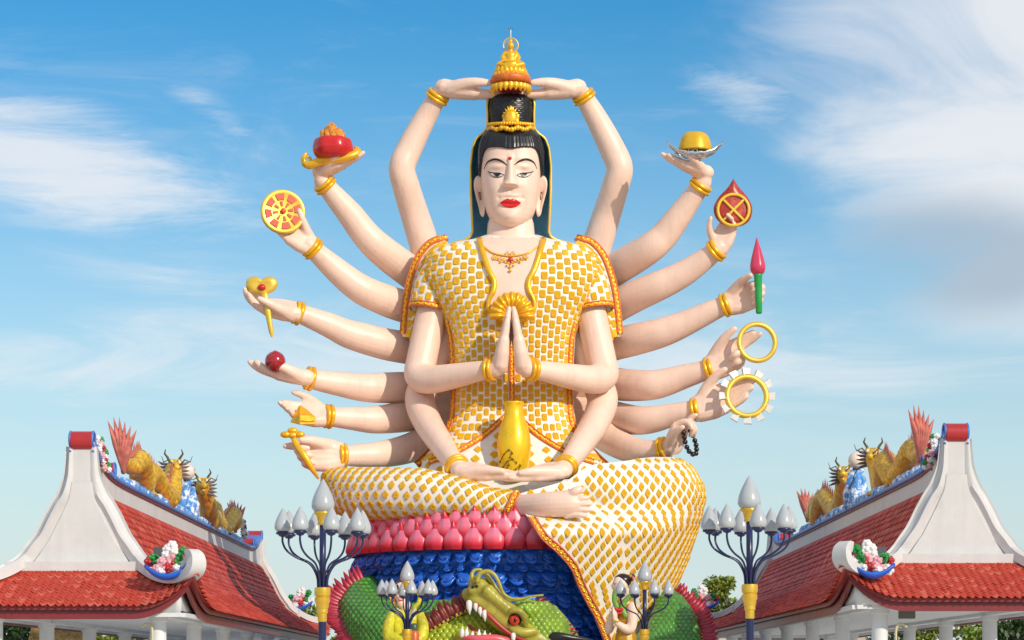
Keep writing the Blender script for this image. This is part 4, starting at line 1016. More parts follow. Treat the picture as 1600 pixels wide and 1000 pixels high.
def sceptre():
    c = PW(498, 748, 84); o = thing('gold_sceptre', 'gold cloud-headed sceptre gripped in a fist, above the lap', 'sceptre', c)
    pts = spline([(*PW(457, 680, 84), 4*U), (*PW(464, 696, 88), 5*U), (*PW(475, 712, 92), 5.5*U), (*PW(486, 730, 90), 4.5*U), (*PW(497, 747, 84), 2*U)], 5)
    mb = MB(); tube(mb, [Vector(q[:3]) for q in pts], [q[3] for q in pts], 10, flat=(FRONT, .6)); mb.build('shaft', GOLD, o)
    mb = MB()
    for x, y, r_ in ((446, 679, 8), (468, 679, 8.5), (457, 673, 8), (457, 680, 8)): ball(mb, PW(x, y, 86), r_*U, 14, 10, sy=.6, sz=.65)
    mb.build('cloud_head', GOLD, o)
sceptre()

# ------------------------------------------------------------------ golden seated figure on the crown
def figurine():
    c = PW(798, 140, 30); o = thing('golden_figurine', 'small golden seated figure on a lotus, held over the crown by raised hands', 'figurine', c)
    cw = 30
    def L(name, prof, m, y0, seg=36, lobes=0, lobe=0):
        mb = MB(); lathe(mb, [(r_*U, h*U) for r_, h in spline(prof, 3)], PW(798, y0, cw), seg, lobes=lobes, lobe=lobe); return mb.build(name, m, o)
    L('pedestal', [(20, 0), (22, 2), (17, 5), (17, 8), (20, 10)], RED, 141)
    L('lotus_core', [(19, 0), (30, 6), (31, 14), (26, 18)], ORANGE, 136)
    pm = MB(); v = []; f = []
    for i in range(6):
        t = i/5
        for k in range(7):
            a = (k/6-.5)*2; wd = 5.2*math.sin(math.pi*min(1, t*.8+.2))**.7*(1-t**5*.9); v.append((a*wd*U, -(2.8*(1-a*a)+2*math.sin(t*3))*U, (-2+13*t)*U))
    for i in range(5):
        for k in range(6): f.append((i*7+k, i*7+k+1, i*7+8+k, i*7+7+k))
    pm.add(v, f); me = pm.mesh(); me.materials.append(GOLD)
    for row, (r_, y, n) in enumerate(((28.5, 136, 22), (26, 127, 22), (22, 118, 20))):
        for k in range(n):
            th = 2*math.pi*(k+.5*(row % 2))/n
            put('petal', me, None, o, Matrix.Translation(PW(798, y, cw)+Vector((math.sin(th)*r_*U, -math.cos(th)*r_*U, 0))) @ Matrix.Rotation(th, 4, 'Z') @ Matrix.Rotation(R(12 if row == 0 else -8), 4, 'X') @ Matrix.Scale(-1 if row == 0 else 1, 4, Vector((0, 0, 1))))
    L('seat', [(20, 0), (24, 3), (23, 8), (20, 14), (18, 20), (19, 22)], GOLD, 122)
    mb = MB()
    for s in (-1, 1):
        tube(mb, [PW(798+2*s, 100, cw), PW(798+12*s, 99, cw+6), PW(798+19*s, 101, cw+8), PW(798+8*s, 102.5, cw+14), PW(798-4*s, 102, cw+14)], [7*U, 6.5*U, 5*U, 4.2*U, 3.4*U], 10)
        tube(mb, [PW(798+8*s, 83, cw), PW(798+12.5*s, 90, cw+3), PW(798+9*s, 97, cw+9), PW(798+2*s, 97.5, cw+13)], [4*U, 3.8*U, 3.2*U, 2.6*U], 9)
    tube(mb, [PW(798, 103, cw), PW(798, 94, cw), PW(798, 86, cw), PW(798, 81, cw)], [12*U, 10*U, 10.5*U, 5*U], 14)
    tube(mb, [PW(798, 82, cw), PW(798, 76, cw+1)], [3.2*U, 3*U], 10); ball(mb, PW(798, 71.5, cw+2), 5.2*U, 14, 10, sz=1.2); ball(mb, PW(798, 64, cw), 3*U, 10, 8)
    remesh(mb, 'body', GOLD, o, .022, 2)
    mb = MB(); torus(mb, PW(798, 71, cw-6), FRONT, 11.5*U, 1.1*U, 36, 8); mb.build('halo', GOLDR, o)
    for k in range(20):
        a = 2*math.pi*k/20; mb = MB(); tube(mb, [PW(798+6*math.cos(a), 71+6*math.sin(a), cw-6), PW(798+11*math.cos(a), 71+11*math.sin(a), cw-6)], .35*U, 4); mb.build('halo_ray', GOLDR, o)
    mb = MB(); tube(mb, [PW(798, 64, cw-6), PW(798, 47, cw-6)], .9*U, 8); mb.build('spire', mat('rod_white', (.7, .7, .68), .4), o)
    for dx in (-2.8, 0, 2.8):
        mb = MB(); tube(mb, [PW(798, 48, cw-6), PW(798+dx, 46, cw-6), PW(798+dx*1.3, 43-(2 if dx == 0 else 0), cw-6)], .35*U, 5); mb.build('prong', DGREY, o)
figurine()

# ------------------------------------------------------------------ lotus pedestal with blue waves
CXP = 804
def pedestal():
    c0 = PW(CXP, 872, 0); base = Vector((c0.x, 0, 0)); o = thing('lotus_pedestal', 'round pedestal of pink lotus petals over rows of blue wave curls', 'pedestal', base)
    zz = lambda y: CZ+(HY-y)*U
    mb = MB(); lathe(mb, [(120*U, zz(820)), (240*U, zz(818)), (244*U, zz(826)), (247*U, zz(850)), (252*U, zz(868)), (240*U, zz(872)), (100*U, zz(874))], base, 96); mb.build('lotus_drum', mat('drum_red', (.5, .03, .06), .4), o)
    mb = MB(); lathe(mb, [(100*U, zz(816)), (240*U, zz(815.5)), (243*U, zz(818)), (240*U, zz(822)), (100*U, zz(822))], base, 96); mb.build('green_rim', mat('rim_green', (.02, .22, .06), .4), o)
    # petal: onion shape with a pointed tip and a centre rib
    v = []; f = []; NT, NK = 11, 13
    for i in range(NT+1):
        t = i/NT; wd = np.interp(t, [0, .1, .25, .4, .55, .7, .82, .92, 1], [.38, .47, .5, .49, .41, .25, .12, .06, .01]); bl = np.interp(t, [0, .2, .5, .8, 1], [.62, 1, .72, .42, .36])
        for k in range(NK):
            a = (k/(NK-1)-.5)*math.pi; v.append((wd*math.sin(a), -(bl*.30*math.cos(a)**.7 if abs(a) < 1.57 else 0)-(.025 if abs(k-NK//2) < 1 else 0), t))
    for i in range(NT):
        for k in range(NK-1): f.append((i*NK+k, i*NK+k+1, (i+1)*NK+k+1, (i+1)*NK+k))
    me = mesh_of(v, f, 'petal'); me.materials.append(PINK); me.materials.append(PINKT)
    for p in me.polygons:
        if p.index//(NK-1) >= NT-3 or p.index//(NK-1) < 1: p.material_index = 1
    n = 52
    for row, (r_, yb, h, w, tilt) in enumerate(((253, 871, 43, 32, -2), (247, 855, 42, 31, 2), (243, 838, 32, 28, 4))):
        for k in range(n):
            th = 2*math.pi*(k+.5*(row % 2))/n
            if math.cos(th) < -.35: continue
            p = base+Vector((math.sin(th)*r_*U, -math.cos(th)*r_*U, zz(yb)))
            put('petal', me, None, o, Matrix.Translation(p) @ Matrix.Rotation(th, 4, 'Z') @ Matrix.Rotation(R(tilt+random.uniform(-2, 2)), 4, 'X') @ Matrix.Diagonal((w*U*random.uniform(.96, 1.04), 36*U, h*U*random.uniform(.96, 1.04), 1)))
    # blue drum: stepped and ruffled
    prof = [(100, 870)]; y = 868
    rr = lambda y: np.interp(y, [866, 900, 930, 960, 1000, 1060, 1150], [246, 236, 226, 216, 206, 200, 200])
    while y < 1150: prof += [(rr(y)+2, y), (rr(y)-1, y+8), (rr(y)-6, y+14), (rr(y)-4, y+19)]; y += 20
    prof.append((100, 1160)); v = []; f = []; seg = 200
    for r_, y in prof:
        for k in range(seg):
            th = 2*math.pi*k/seg; q = r_+1.8*math.sin(th*50+y*.3)
            v.append(base+Vector((math.sin(th)*q*U, -math.cos(th)*q*U, zz(y))))
    for i in range(len(prof)-1):
        for k in range(seg): f.append((i*seg+k, (i+1)*seg+k, (i+1)*seg+(k+1) % seg, i*seg+(k+1) % seg))
    mb = MB(); mb.add(v, f); mb.build('wave_drum', BLUE, o)
    # a wave curl: shell with ridges and a rolled lip
    cm = MB(); v = []; f = []
    for i in range(7):
        t = i/6
        for k in range(11):
            a = (k/10-.5)*2; rad = 1-.10*abs(math.sin(k*math.pi/2.5)); hx = a*.56*(1-.25*t)*rad; out = (.30*math.sin(t*math.pi*.85)+.14*t)*math.sqrt(max(0, 1-a*a*.9))+.05*abs(math.sin(k*math.pi/2)); v.append((hx, -out, .45-t*.95*math.sqrt(max(.05, 1-a*a*.7))))
    for i in range(6):
        for k in range(10): f.append((i*11+k, (i+1)*11+k, (i+1)*11+k+1, i*11+k+1))
    cm.add(v, f)
    tube(cm, [Vector(q) for q in ((-.42, -.18, -.10), (-.2, -.40, -.36), (.05, -.46, -.44), (.26, -.40, -.34), (.30, -.36, -.16), (.16, -.38, -.10), (.08, -.38, -.2))], [.07, .11, .13, .12, .10, .08, .05], 7)
    me = cm.mesh(); me.materials.append(BLUE); Ms = []; y = 880; row = 0
    while y < 1015:
        n = 58 if row % 2 == 0 else 66
        for k in range(n):
            th = 2*math.pi*(k+.5*(row % 2)+random.uniform(-.12, .12))/n
            if math.cos(th) < -.2: continue
            r_ = rr(y)+1; p = base+Vector((math.sin(th)*r_*U, -math.cos(th)*r_*U, zz(y)))
            s_ = (25 if row % 2 == 0 else 17)*random.uniform(.85, 1.15)*U
            Ms.append(Matrix.Translation(p) @ Matrix.Rotation(th, 4, 'Z') @ Matrix.Rotation(R(random.uniform(-14, 14)), 4, 'Y') @ Matrix.Diagonal((s_*(1 if random.random() < .6 else -1), s_, s_*(1.0 if row % 2 == 0 else .85), 1)))
        y += 16 if row % 2 == 0 else 15; row += 1
    # frames with the piece's outward axis as Z for ranking
    Ms.sort(key=lambda M: M.translation.y)
    for M in Ms[:300]: put('wave_curl', me, None, o, M)
    if Ms[300:]:
        mb = MB(); vv = [q.co.copy() for q in me.vertices]; ff = [tuple(p.vertices) for p in me.polygons]
        for M in Ms[300:]: mb.add([M @ q for q in vv], ff)
        mb.build('wave_curl_field', BLUE, o)['kind'] = 'stuff'
    return o
pedestal()
# ------------------------------------------------------------------ pavilions on both sides
ZE = [(0, 3.25), (.45, 3.53), (.97, 3.84), (1.46, 4.19), (1.8, 4.67), (2.08, 5.23), (2.4, 5.75), (2.65, 6.15)]
HWID = 2.65
def pavilion(sg, xc, label, dz=0.):
    Yf, Yb = -21.1, 19.5; Yg, Yh = Yf+1.55, Yb-1.55
    o = thing('pavilion', label, 'pavilion', (xc, (Yf+Yb)/2, 0))
    X = lambda a: xc-sg*a
    def lift(ea, ey):
        return .62*max(0, 1-ea/1.25)**2*max(0, 1-ey/3.6)**2
    def zroof(a, Y):
        ea = HWID-abs(a); ey = min(Y-Yf, Yb-Y); e = min(ea, ey*.9) if ey*.9 < 1.4 else ea
        return float(np.interp(max(e, 0), *zip(*ZE)))+lift(max(ea, 0), max(ey, 0))
    # roof deck under the tiles
    def deck(name, rows):
        return Surf(rows)
    mb = MB()
    for side in (1, -1):
        G = []
        ys = np.r_[np.linspace(Yf, Yf+4, 22), np.linspace(Yf+5, Yb-5, 12), np.linspace(Yb-4, Yb, 22)]
        for Y in ys:
            ey = min(Y-Yf, Yb-Y); emax = min(2.45, ey*.9) if ey < 1.55 else 2.45
            G.append([(X(side*(HWID-e)), Y, zroof(side*(HWID-e), Y)-.03) for e in np.linspace(0, emax, 14)])
        sf = Surf(G); ni, nj, _ = sf.G.shape; mb.add(sf.G.reshape(-1, 3), [(i*nj+j, i*nj+j+1, (i+1)*nj+j+1, (i+1)*nj+j) for i in range(ni-1) for j in range(nj-1)])
    for Y0, d in ((Yf, 1), (Yb, -1)):
        G = []
        for e in np.linspace(0, 1.4, 10):
            Y = Y0+d*e/.9; G.append([(X(a), Y, float(np.interp(e, *zip(*ZE)))+lift(max(HWID-abs(a), 0), e/.9)-.03) for a in np.linspace(-(HWID-e), HWID-e, 30)])
        sf = Surf(G); ni, nj, _ = sf.G.shape; mb.add(sf.G.reshape(-1, 3), [(i*nj+j, i*nj+j+1, (i+1)*nj+j+1, (i+1)*nj+j) for i in range(ni-1) for j in range(nj-1)])
    mb.build('roof_deck', TILE, o)
    # tiles
    tv = [(-.5, .55, 0), (.5, .55, 0), (.5, -.05, .10), (.0, -.62, .13), (-.5, -.05, .10)]
    tm = mesh_of([(x, y, z+.06) for x, y, z in tv]+[(x, y, z-.06) for x, y, z in tv], [(4, 3, 2, 1, 0), (0, 1, 6, 5), (1, 2, 7, 6), (2, 3, 8, 7), (3, 4, 9, 8), (4, 0, 5, 9)], 'tile', smooth=False)
    tm.materials.append(TILE)
    tm2 = tm.copy(); tm2.materials.clear(); tm2.materials.append(TILE2)
    Ms = []; TW, TH = .165, .15; k = 0; e = .02
    while e < 1.36:
        Y = Yf+e/.9; a = -(HWID-e)+.1+(TW/2 if k % 2 else 0)
        while a < HWID-e-.1:
            z = float(np.interp(e, *zip(*ZE)))+lift(max(HWID-abs(a), 0), e/.9); z2 = float(np.interp(e+.1, *zip(*ZE)))+lift(max(HWID-abs(a), 0), (e+.1)/.9)
            za = float(np.interp(e, *zip(*ZE)))+lift(max(HWID-abs(a+.1), 0), e/.9)
            up = Vector((0, .1/.9, z2-z)); ax = Vector((-sg*.1, 0, za-z)); n = ax.cross(up).normalized(); n = -n if n.z < 0 else n
            Ms.append(frame(Vector((X(a), Y, z)), Vector((1, 0, ax.z/ax.x)), n, TW*.98, TH*1.35, .12*random.uniform(.8, 1.3)))
            a += TW
        e += TH*.62; k += 1
    Ms.sort(key=lambda M: M.translation.z+random.uniform(0, .05))
    # the tiles nearest the frame's middle show largest
    Ms.sort(key=lambda M: abs(M.translation.x) > 11.15)
    Ms = [M @ Matrix.Rotation(random.gauss(0, .035), 4, 'Z') @ Matrix.Rotation(random.gauss(0, .03), 4, 'X') for M in Ms]
    for M in Ms[:300]: put('roof_tile', tm if random.random() < .8 else tm2, None, o, M)
    mb = MB(); vv = [q.co.copy() for q in tm.vertices]; ff = [tuple(p.vertices) for p in tm.polygons]
    for M in Ms[300:]: mb.add([M @ q for q in vv], ff)
    # long slope facing the statue
    e = .02; k = 0; TY_ = .34
    while e < 2.42:
        Y = Yf+max(e/.9 if e < 1.3 else 1.55, 0)+(.1 if e < 1.3 else .42)+(TY_/2 if k % 2 else 0); Ye = Yb-(e/.9 if e < 1.3 else 1.55)-(.1 if e < 1.3 else .42)
        while Y < Ye:
            a = HWID-e; z = zroof(a, Y); z2 = zroof(a-.08, Y); zy = zroof(a, Y+.1); up = Vector((sg*.08, 0, z2-z)); ay = Vector((0, .1, zy-z))
            n = up.cross(ay).normalized(); n = -n if n.z < 0 else n
            xx = ay if sg < 0 else -ay
            Mt = frame(Vector((X(a), Y, z)), xx, n, TY_*.98, .19, .12*random.uniform(.7, 1.5))
            if (Mt.to_3x3().col[1]).z < 0: Mt = frame(Vector((X(a), Y, z)), -xx, n, TY_*.98, .19, .12*random.uniform(.7, 1.5))
            mb.add([Mt @ q for q in vv], ff, 1 if random.random() < .2 else 0); Y += TY_
        e += .093; k += 1
    mb.build('roof_tile_field', TILE, o, smooth=False, mats=[TILE, TILE2])['kind'] = 'stuff'
    # eaves: two stepped maroon boards following the upturned corners
    def eave(off, z0, z1, name, th=.07, m=MAROON):
        def path():
            P_ = []
            for a in np.linspace(-HWID, HWID, 50): P_.append((a, Yf, HWID-abs(a), 0))
            for Y in np.r_[np.linspace(Yf, Yf+4, 26)[1:], np.linspace(Yf+5, Yb-5, 10), np.linspace(Yb-4, Yb, 26)]: P_.append((HWID, Y, 0, min(Y-Yf, Yb-Y)))
            for a in np.linspace(HWID, -HWID, 50)[1:]: P_.append((a, Yb, HWID-abs(a), 0))
            for Y in np.linspace(Yb, Yf, 60)[1:]: P_.append((-HWID, Y, 0, min(Y-Yf, Yb-Y)))
            return P_
        pp = path(); mb = MB(); v = []
        for a, Y, ea, ey in pp:
            ka = (HWID-off)/HWID; ym = (Yf+Yb)/2; ky = ((Yb-Yf)/2-off)/((Yb-Yf)/2); z = lift(ea, ey)
            ki = (HWID-off-th)/HWID; kyi = ((Yb-Yf)/2-off-th)/((Yb-Yf)/2)
            v += [(X(a*ka), ym+(Y-ym)*ky, 3.25+z0+z), (X(a*ka), ym+(Y-ym)*ky, 3.25+z1+z), (X(a*ki), ym+(Y-ym)*kyi, 3.25+z1+z), (X(a*ki), ym+(Y-ym)*kyi, 3.25+z0+z)]
        n = len(pp); f = []
        for i in range(n-1):
            for k in range(4): f.append((i*4+k, i*4+(k+1) % 4, (i+1)*4+(k+1) % 4, (i+1)*4+k))
        mb.add(v, f); sharp(mb.build(name, m, o))
    eave(.06, -.11, -.015, 'eave_board'); eave(.17, -.30, -.115, 'fascia'); 
    # white frieze closing the gap under the upturned corners
    v = []; pp = [(a, Yf+.34, HWID-abs(a), 0) for a in np.linspace(-2.3, 2.3, 40)]+[(2.3, Y, 0, min(Y-Yf, Yb-Y)) for Y in np.r_[np.linspace(Yf+.34, Yf+4, 20)[1:], np.linspace(Yb-4, Yb-.34, 20)]]
    for a, Y, ea, ey in pp: v += [(X(a), Y, 3.05), (X(a), Y, 3.12+lift(max(ea-.35, 0), max(ey-.3, 0)))]
    mb = MB(); mb.add(v, [(i*2, i*2+2, i*2+3, i*2+1) for i in range(len(pp)-1)]); fz = mb.build('frieze', COLW, o); md = fz.modifiers.new('s', 'SOLIDIFY'); md.thickness = .04
    # ceiling, ring beam, columns
    mb = MB(); x0, x1 = sorted((X(-2.3), X(2.3))); box(mb, x0, x1, Yf+.36, Yb-.36, 3.10, 3.13); mb.build('ceiling', COLW, o, smooth=False)
    mb = MB(); CI = 1.75; bt, bb = 3.098, 3.02
    for a in (-CI, CI): xx = X(a); box(mb, xx-.13, xx+.13, Yf+.75, Yb-.75, bb, bt)
    for Y in (Yf+.88, Yb-.88): box(mb, min(X(CI), X(-CI))+.131, max(X(CI), X(-CI))-.131, Y-.13, Y+.13, bb+.002, bt)
    mb.build('ring_beam', COLW, o, smooth=False)
    mb = MB(); x0, x1 = sorted((X(-2.36), X(2.36)))
    for a in (-2.36, 2.36): box(mb, X(a)-.05, X(a)+.05, Yf+.35, Yb-.35, 3.0, 3.09)
    for Y in (Yf+.35, Yb-.35): box(mb, x0+.051, x1-.051, Y-.05, Y+.05, 3.002, 3.09)
    mb.build('soffit_frame', COLW, o, smooth=False)
    mb = MB(); lathe(mb, [(.23, 0), (.23, .25), (.185, .28), (.18, 1.5), (.175, bb-.12), (.21, bb-.1), (.21, bb)], (0, 0, 0), 24); me = mb.mesh(); me.materials.append(COLW); me.set_sharp_from_angle(angle=R(40))
    for a in (CI, -CI):
        for Y in np.arange(Yf+.88, Yb, 6.15): put('column', me, None, o, Matrix.Translation((X(a), Y, 0)))
    mb = MB(); box(mb, X(0)-2.6, X(0)+2.6, Yf+.2, Yb-.2, -.22, .16); mb.build('floor_slab', COLW, o, smooth=False)
    # gable walls with raised panel
    def half(z): return float(np.interp(z, [3.95, 4.19, 4.67, 5.23, 5.75, 6.0, 6.25, 6.6], [1.5, 1.19, .86, .58, .34, .25, .215, .20]))
    for Y, d in ((Yg, -1), (Yh, 1)):
        G = []
        pass
        G2 = []; mbw = MB(); v = []
        for z in np.linspace(3.9, 6.82, 40):
            h = half(z)+.06; v += [(X(-h), Y, z), (X(h), Y, z), (X(h), Y-d*.3, z), (X(-h), Y-d*.3, z)]
        f = [(i*4+k, i*4+(k+1) % 4, i*4+4+(k+1) % 4, i*4+4+k) for i in range(39) for k in range(4)]+[(0, 3, 2, 1), (156, 157, 158, 159)]
        mbw.add(v, f); w = sharp(mbw.build('gable_wall', PLAST, o)); v = []
        for z in np.linspace(4.225, 5.95, 30):
            h = half(z)-.10*min(1, (5.98-z)/.4)-.03; v += [(X(-h), Y+d*.002, z), (X(-h+.02), Y+d*.04, z), (X(h-.02), Y+d*.04, z), (X(h), Y+d*.002, z)]
        f = [(i*4+k, i*4+k+1, i*4+5+k, i*4+4+k) for i in range(29) for k in range(3)]; mbp = MB(); mbp.add(v, f); sharp(mbp.build('gable_panel', PLAST, w))
        mb = MB(); box(mb, X(0)-1.62, X(0)+1.62, min(Y+d*.02, Y+d*.22), max(Y+d*.02, Y+d*.22), 3.93, 4.22); mb.build('gable_band', PLAST, o, smooth=False)
    # ridge wall with flared ends, blue coping
    def ztop(Y):
        d = min(Y-Yg, Yh-Y)+.3; return 6.20+.72*math.exp(-(max(d, 0)/1.5)**1.3)+.0
    ys = np.r_[np.linspace(Yg+.06, Yg+6, 36), np.linspace(Yg+7, Yh-7, 16), np.linspace(Yh-6, Yh-.06, 36)]; v = []
    for Y in ys: v += [(X(-.21), Y, 5.2), (X(-.19), Y, ztop(Y)), (X(.19), Y, ztop(Y)), (X(.21), Y, 5.2)]
    n = len(ys); f = [(i*4+k, i*4+(k+1) % 4, i*4+4+(k+1) % 4, i*4+4+k) for i in range(n-1) for k in range(4)]+[(0, 1, 2, 3), ((n-1)*4+3, (n-1)*4+2, (n-1)*4+1, (n-1)*4)]
    mb = MB(); mb.add(v, f); sharp(mb.build('ridge_wall', PLAST, o))
    v = []
    for Y in ys: z = ztop(Y); v += [(X(-.25), Y, z+.002), (X(-.27), Y, z+.10), (X(-.2), Y, z+.14), (X(.2), Y, z+.14), (X(.27), Y, z+.10), (X(.25), Y, z+.002)]
    f = [(i*6+k, i*6+(k+1) % 6, i*6+6+(k+1) % 6, i*6+6+k) for i in range(n-1) for k in range(6)]+[(0, 1, 2, 3, 4, 5), tuple((n-1)*6+k for k in (5, 4, 3, 2, 1, 0))]
    mb = MB(); mb.add(v, f); mb.build('ridge_coping', RIDGEB, o)
    v = []
    for Y in ys: z = ztop(Y); v += [(X(-.225), Y, z-.06), (X(-.225), Y, z), (X(.225), Y, z), (X(.225), Y, z-.06)]
    f = [(i*4+k, i*4+(k+1) % 4, i*4+4+(k+1) % 4, i*4+4+k) for i in range(n-1) for k in range(4)]
    mb = MB(); mb.add(v, f); mb.build('coping_edge', MAROON, o)
    for Y, d in ((Yg, 1), (Yh, -1)):
        for yy, zz, r_ in ((Y+.05*d, ztop(Y)+.02, .20), (Y+3.0*d, ztop(Y+3.0*d)+.22, .16)):
            mb = MB(); lathe(mb, [(r_*.9, -.235), (r_, -.22), (r_, .22), (r_*.9, .235)], (X(0), yy, zz), 24, (1, 0, 0)); rl = sharp(mb.build('red_scroll', REDROLL, o))
            for e_ in (-.245, .245):
                mb = MB(); pts = [Vector((X(0)+e_, yy+math.cos(t)*(r_*(1.08-.09*t))*d, zz+math.sin(t)*(r_*(1.08-.09*t)))) for t in np.linspace(-1.9, 6.5, 40)]; tube(mb, pts, .03, 6); mb.build('scroll_edge', RIDGEB, rl)
        if True:   # step from scroll down to coping
            mb = MB(); box(mb, X(0)-.2, X(0)+.2, Y+2.9*d-.1, Y+2.9*d+.1, ztop(Y+2.9*d)+.14, ztop(Y+2.9*d)+.3); mb.build('scroll_foot', REDROLL, o, smooth=False)
    # white rake and hip ridges that sweep to curled corners
    for side in (1, -1):
        for Y0, d in ((Yf, 1), (Yb, -1)):
            pth = []
            pth += [(.20, 1.66, 6.72, .16), (.225, 1.66, 6.35, .18), (.26, 1.66, 6.05, .22)]
            for e in (2.3, 2.15, 2.0, 1.8, 1.6, 1.45): pth.append((HWID-e+.03, 1.66-.1*max(0, (1.8-e)/.35), float(np.interp(e, *zip(*ZE)))+.10, .30))
            for e in (1.25, 1.0, .75, .5, .3, .12): pth.append((HWID-e, e/.9, float(np.interp(e, *zip(*ZE)))+lift(e, e/.9)+.08, .34))
            pth += [(HWID+.02, -.02, 3.25+.62+.16, .34), (HWID+.03, -.03, 3.25+.62+.36, .30), (HWID-.06, .05, 3.25+.62+.47, .24), (HWID-.17, .15, 3.25+.62+.45, .16)]
            sp = spline(pth, 5); pts = []; nor = []
            for a, ey, z, w in sp: pts.append(Vector((X(side*a), Y0+d*ey, z)))
            mb = MB(); v = []; f = []; K = 8; lat0 = None
            for i, q in enumerate(sp):
                t = (pts[min(i+1, len(pts)-1)]-pts[max(i-1, 0)]).normalized()
                h = Vector((-sg*side*1.0, -d*1.0, 0)).normalized(); lat = h.cross(Vector((0, 0, 1))); lat = (lat-t*lat.dot(t)).normalized(); nn = lat.cross(t).normalized(); nn = nn if nn.z > 0 or i > len(pts)-12 else -nn
                if lat0 is not None and nn.dot(lat0) < 0: nn = -nn
                lat0 = nn; w = q[3]
                for x_, y_ in ((-.5, -.2), (-.5, .25), (-.36, .34), (-.3, .22), (.3, .22), (.36, .34), (.5, .25), (.5, -.2)): v.append(pts[i]+lat*x_*w*1.15+nn*y_*.42)
            for i in range(len(pts)-1):
                for k in range(K): f.append((i*K+k, i*K+(k+1) % K, (i+1)*K+(k+1) % K, (i+1)*K+k))
            f += [tuple(range(K)), tuple((len(pts)-1)*K+k for k in range(K))[::-1]]
            mb.add(v, f); sharp(mb.build('hip_ridge', PLAST, o), 50)
    o.location.z += dz
    return o, X, Yf, Yb, Yg, Yh, (lambda Y: ztop(Y)+dz), zroof
pavL = pavilion(-1, -9.32, 'red-tiled white pavilion on the left, its slope lit by the sun')
pavR = pavilion(1, 9.62, 'red-tiled white pavilion on the right, its slope in shade', .17)

# ------------------------------------------------------------------ ceramic bouquets on the roofs
def make_meshes():
    b = MB()
    for k in range(6):
        a = 2*math.pi*k/6; ball(b, (.055*math.cos(a), .055*math.sin(a), .0), .05, 7, 5, sz=.8)
    ball(b, (0, 0, .03), .05, 7, 5); out = {}
    for n, m in (('w', BLW), ('p', BLP), ('g', LEAFG), ('r', REDROLL)):
        me = b.mesh(); me.materials.append(m); out[n] = me
    l = MB(); ball(l, (0, 0, 0), .10, 7, 5, sx=.75, sy=.35, sz=1.15); me = l.mesh(); me.materials.append(LEAFG); out['l'] = me
    return out
BM = make_meshes()
def bouquet(c, label, k=1., boat=True, mirror=1, tall=0):
    o = thing('ceramic_bouquet', label, 'bouquet', c, 'ceramic bouquets on the pavilion roofs')
    c = Vector(c); rnd = random.Random(int(abs(c.x*97+c.y*31)))
    if boat:
        G = []
        for i in range(17):
            t = i/16*2-1; row = []
            for q in range(9):
                a = math.pi*q/8; r_ = .16*math.sqrt(max(.03, 1-t*t*.8)); row.append((c.x+t*.46*k, c.y-.2*k-r_*math.cos(a)*k, c.z-.07*k+(.02+.20*t*t-.13*math.sin(a)*(1-t*t*.5))*k+.12*k))
            G.append(row)
        bo = put('blue_boat', Surf(G).mesh(), BOATB, o); md = bo.modifiers.new('s', 'SOLIDIFY'); md.thickness = .05
    spots = []
    if not tall:
        spots = [('w', -.34, .14, .10), ('p', -.2, .16, .12), ('p', -.05, .20, .14), ('w', -.12, .12, .18), ('r', .02, .20, .16), ('p', -.12, .34, .10), ('p', .06, .32, .08), ('w', .2, .2, .14), ('w', .33, .25, .08), ('w', .42, .33, .04),
                 ('l', -.26, .33, .06), ('l', -.2, .44, .04), ('g', -.3, .42, .04), ('w', -.02, .48, .04), ('w', .0, .60, .03), ('w', .1, .68, .02), ('w', .12, .56, .05), ('g', .22, .40, .06), ('l', .28, .48, .05), ('l', .2, .34, .1), ('g', .32, .58, .03), ('l', .26, .30, .09), ('p', .12, .44, .06), ('r', .14, .30, .1), ('r', -.38, .34, .02)]
    else:
        for i in range(22):
            t = i/21; spots.append((['w', 'g', 'l', 'p', 'w', 'l', 'r', 'w'][i % 8], .10*math.sin(i*2.3)+tall*.42*t, .04+.95*(1-t)**1.0, .06*math.cos(i*1.7)))
    for n, x, z, y in spots:
        M = Matrix.Translation(c+Vector((x*mirror*k, -y*k, z*k))) @ Matrix.Rotation(rnd.uniform(0, 6.3), 4, 'Y') @ Matrix.Rotation(R(80), 4, 'X') @ Matrix.Scale(k*rnd.uniform(.95, 1.35), 4)
        put({'l': 'leaf'}.get(n, 'bloom'), BM[n], None, o, M)
    return o
bouquet(P(262, 903, -20.75), 'ceramic flowers in a blue boat on the left pavilion\'s near corner', 1.0)
bouquet(P(1362, 901, -20.75), 'ceramic flowers in a blue boat on the right pavilion\'s near corner', 1.0, mirror=-1)
bouquet(P(468, 952, 18.6), 'ceramic flowers on the left pavilion\'s far corner, behind the tall lamp', 1.05)
bouquet(P(1100, 952, 18.6), 'ceramic flowers on the right pavilion\'s far corner, near the green coil', 1.15, mirror=-1)
bouquet(P(152, 738, -18.3), 'green and white ceramic flowers climbing the left pavilion\'s ridge end', .75, False, 1, .6)
bouquet(P(1463, 734, -18.3), 'green and white ceramic flowers climbing the right pavilion\'s ridge end', .75, False, -1, .6)
bouquet(P(379, 842, 12.0), 'small ceramic flowers at the far end of the left ridge', .62, False, 1, .2)
for px, lab in ((251, 'grey floodlight behind the ceramic flowers on the left roof'), (1374, 'grey floodlight behind the ceramic flowers on the right roof')):
    c = P(px, 876, -19.7); o = thing('floodlight', lab, 'floodlight', c); mb = MB(); box(mb, c.x-.15, c.x+.15, c.y-.06, c.y+.06, c.z+.1, c.z+.30); b_ = mb.build('housing', DGREY, o, smooth=False); q = b_.modifiers.new('b', 'BEVEL'); q.width = .02
    mb = MB(); box(mb, c.x-.02, c.x+.02, c.y-.03, c.y+.03, c.z-.25, c.z+.1); mb.build('bracket', DGREY, o, smooth=False)

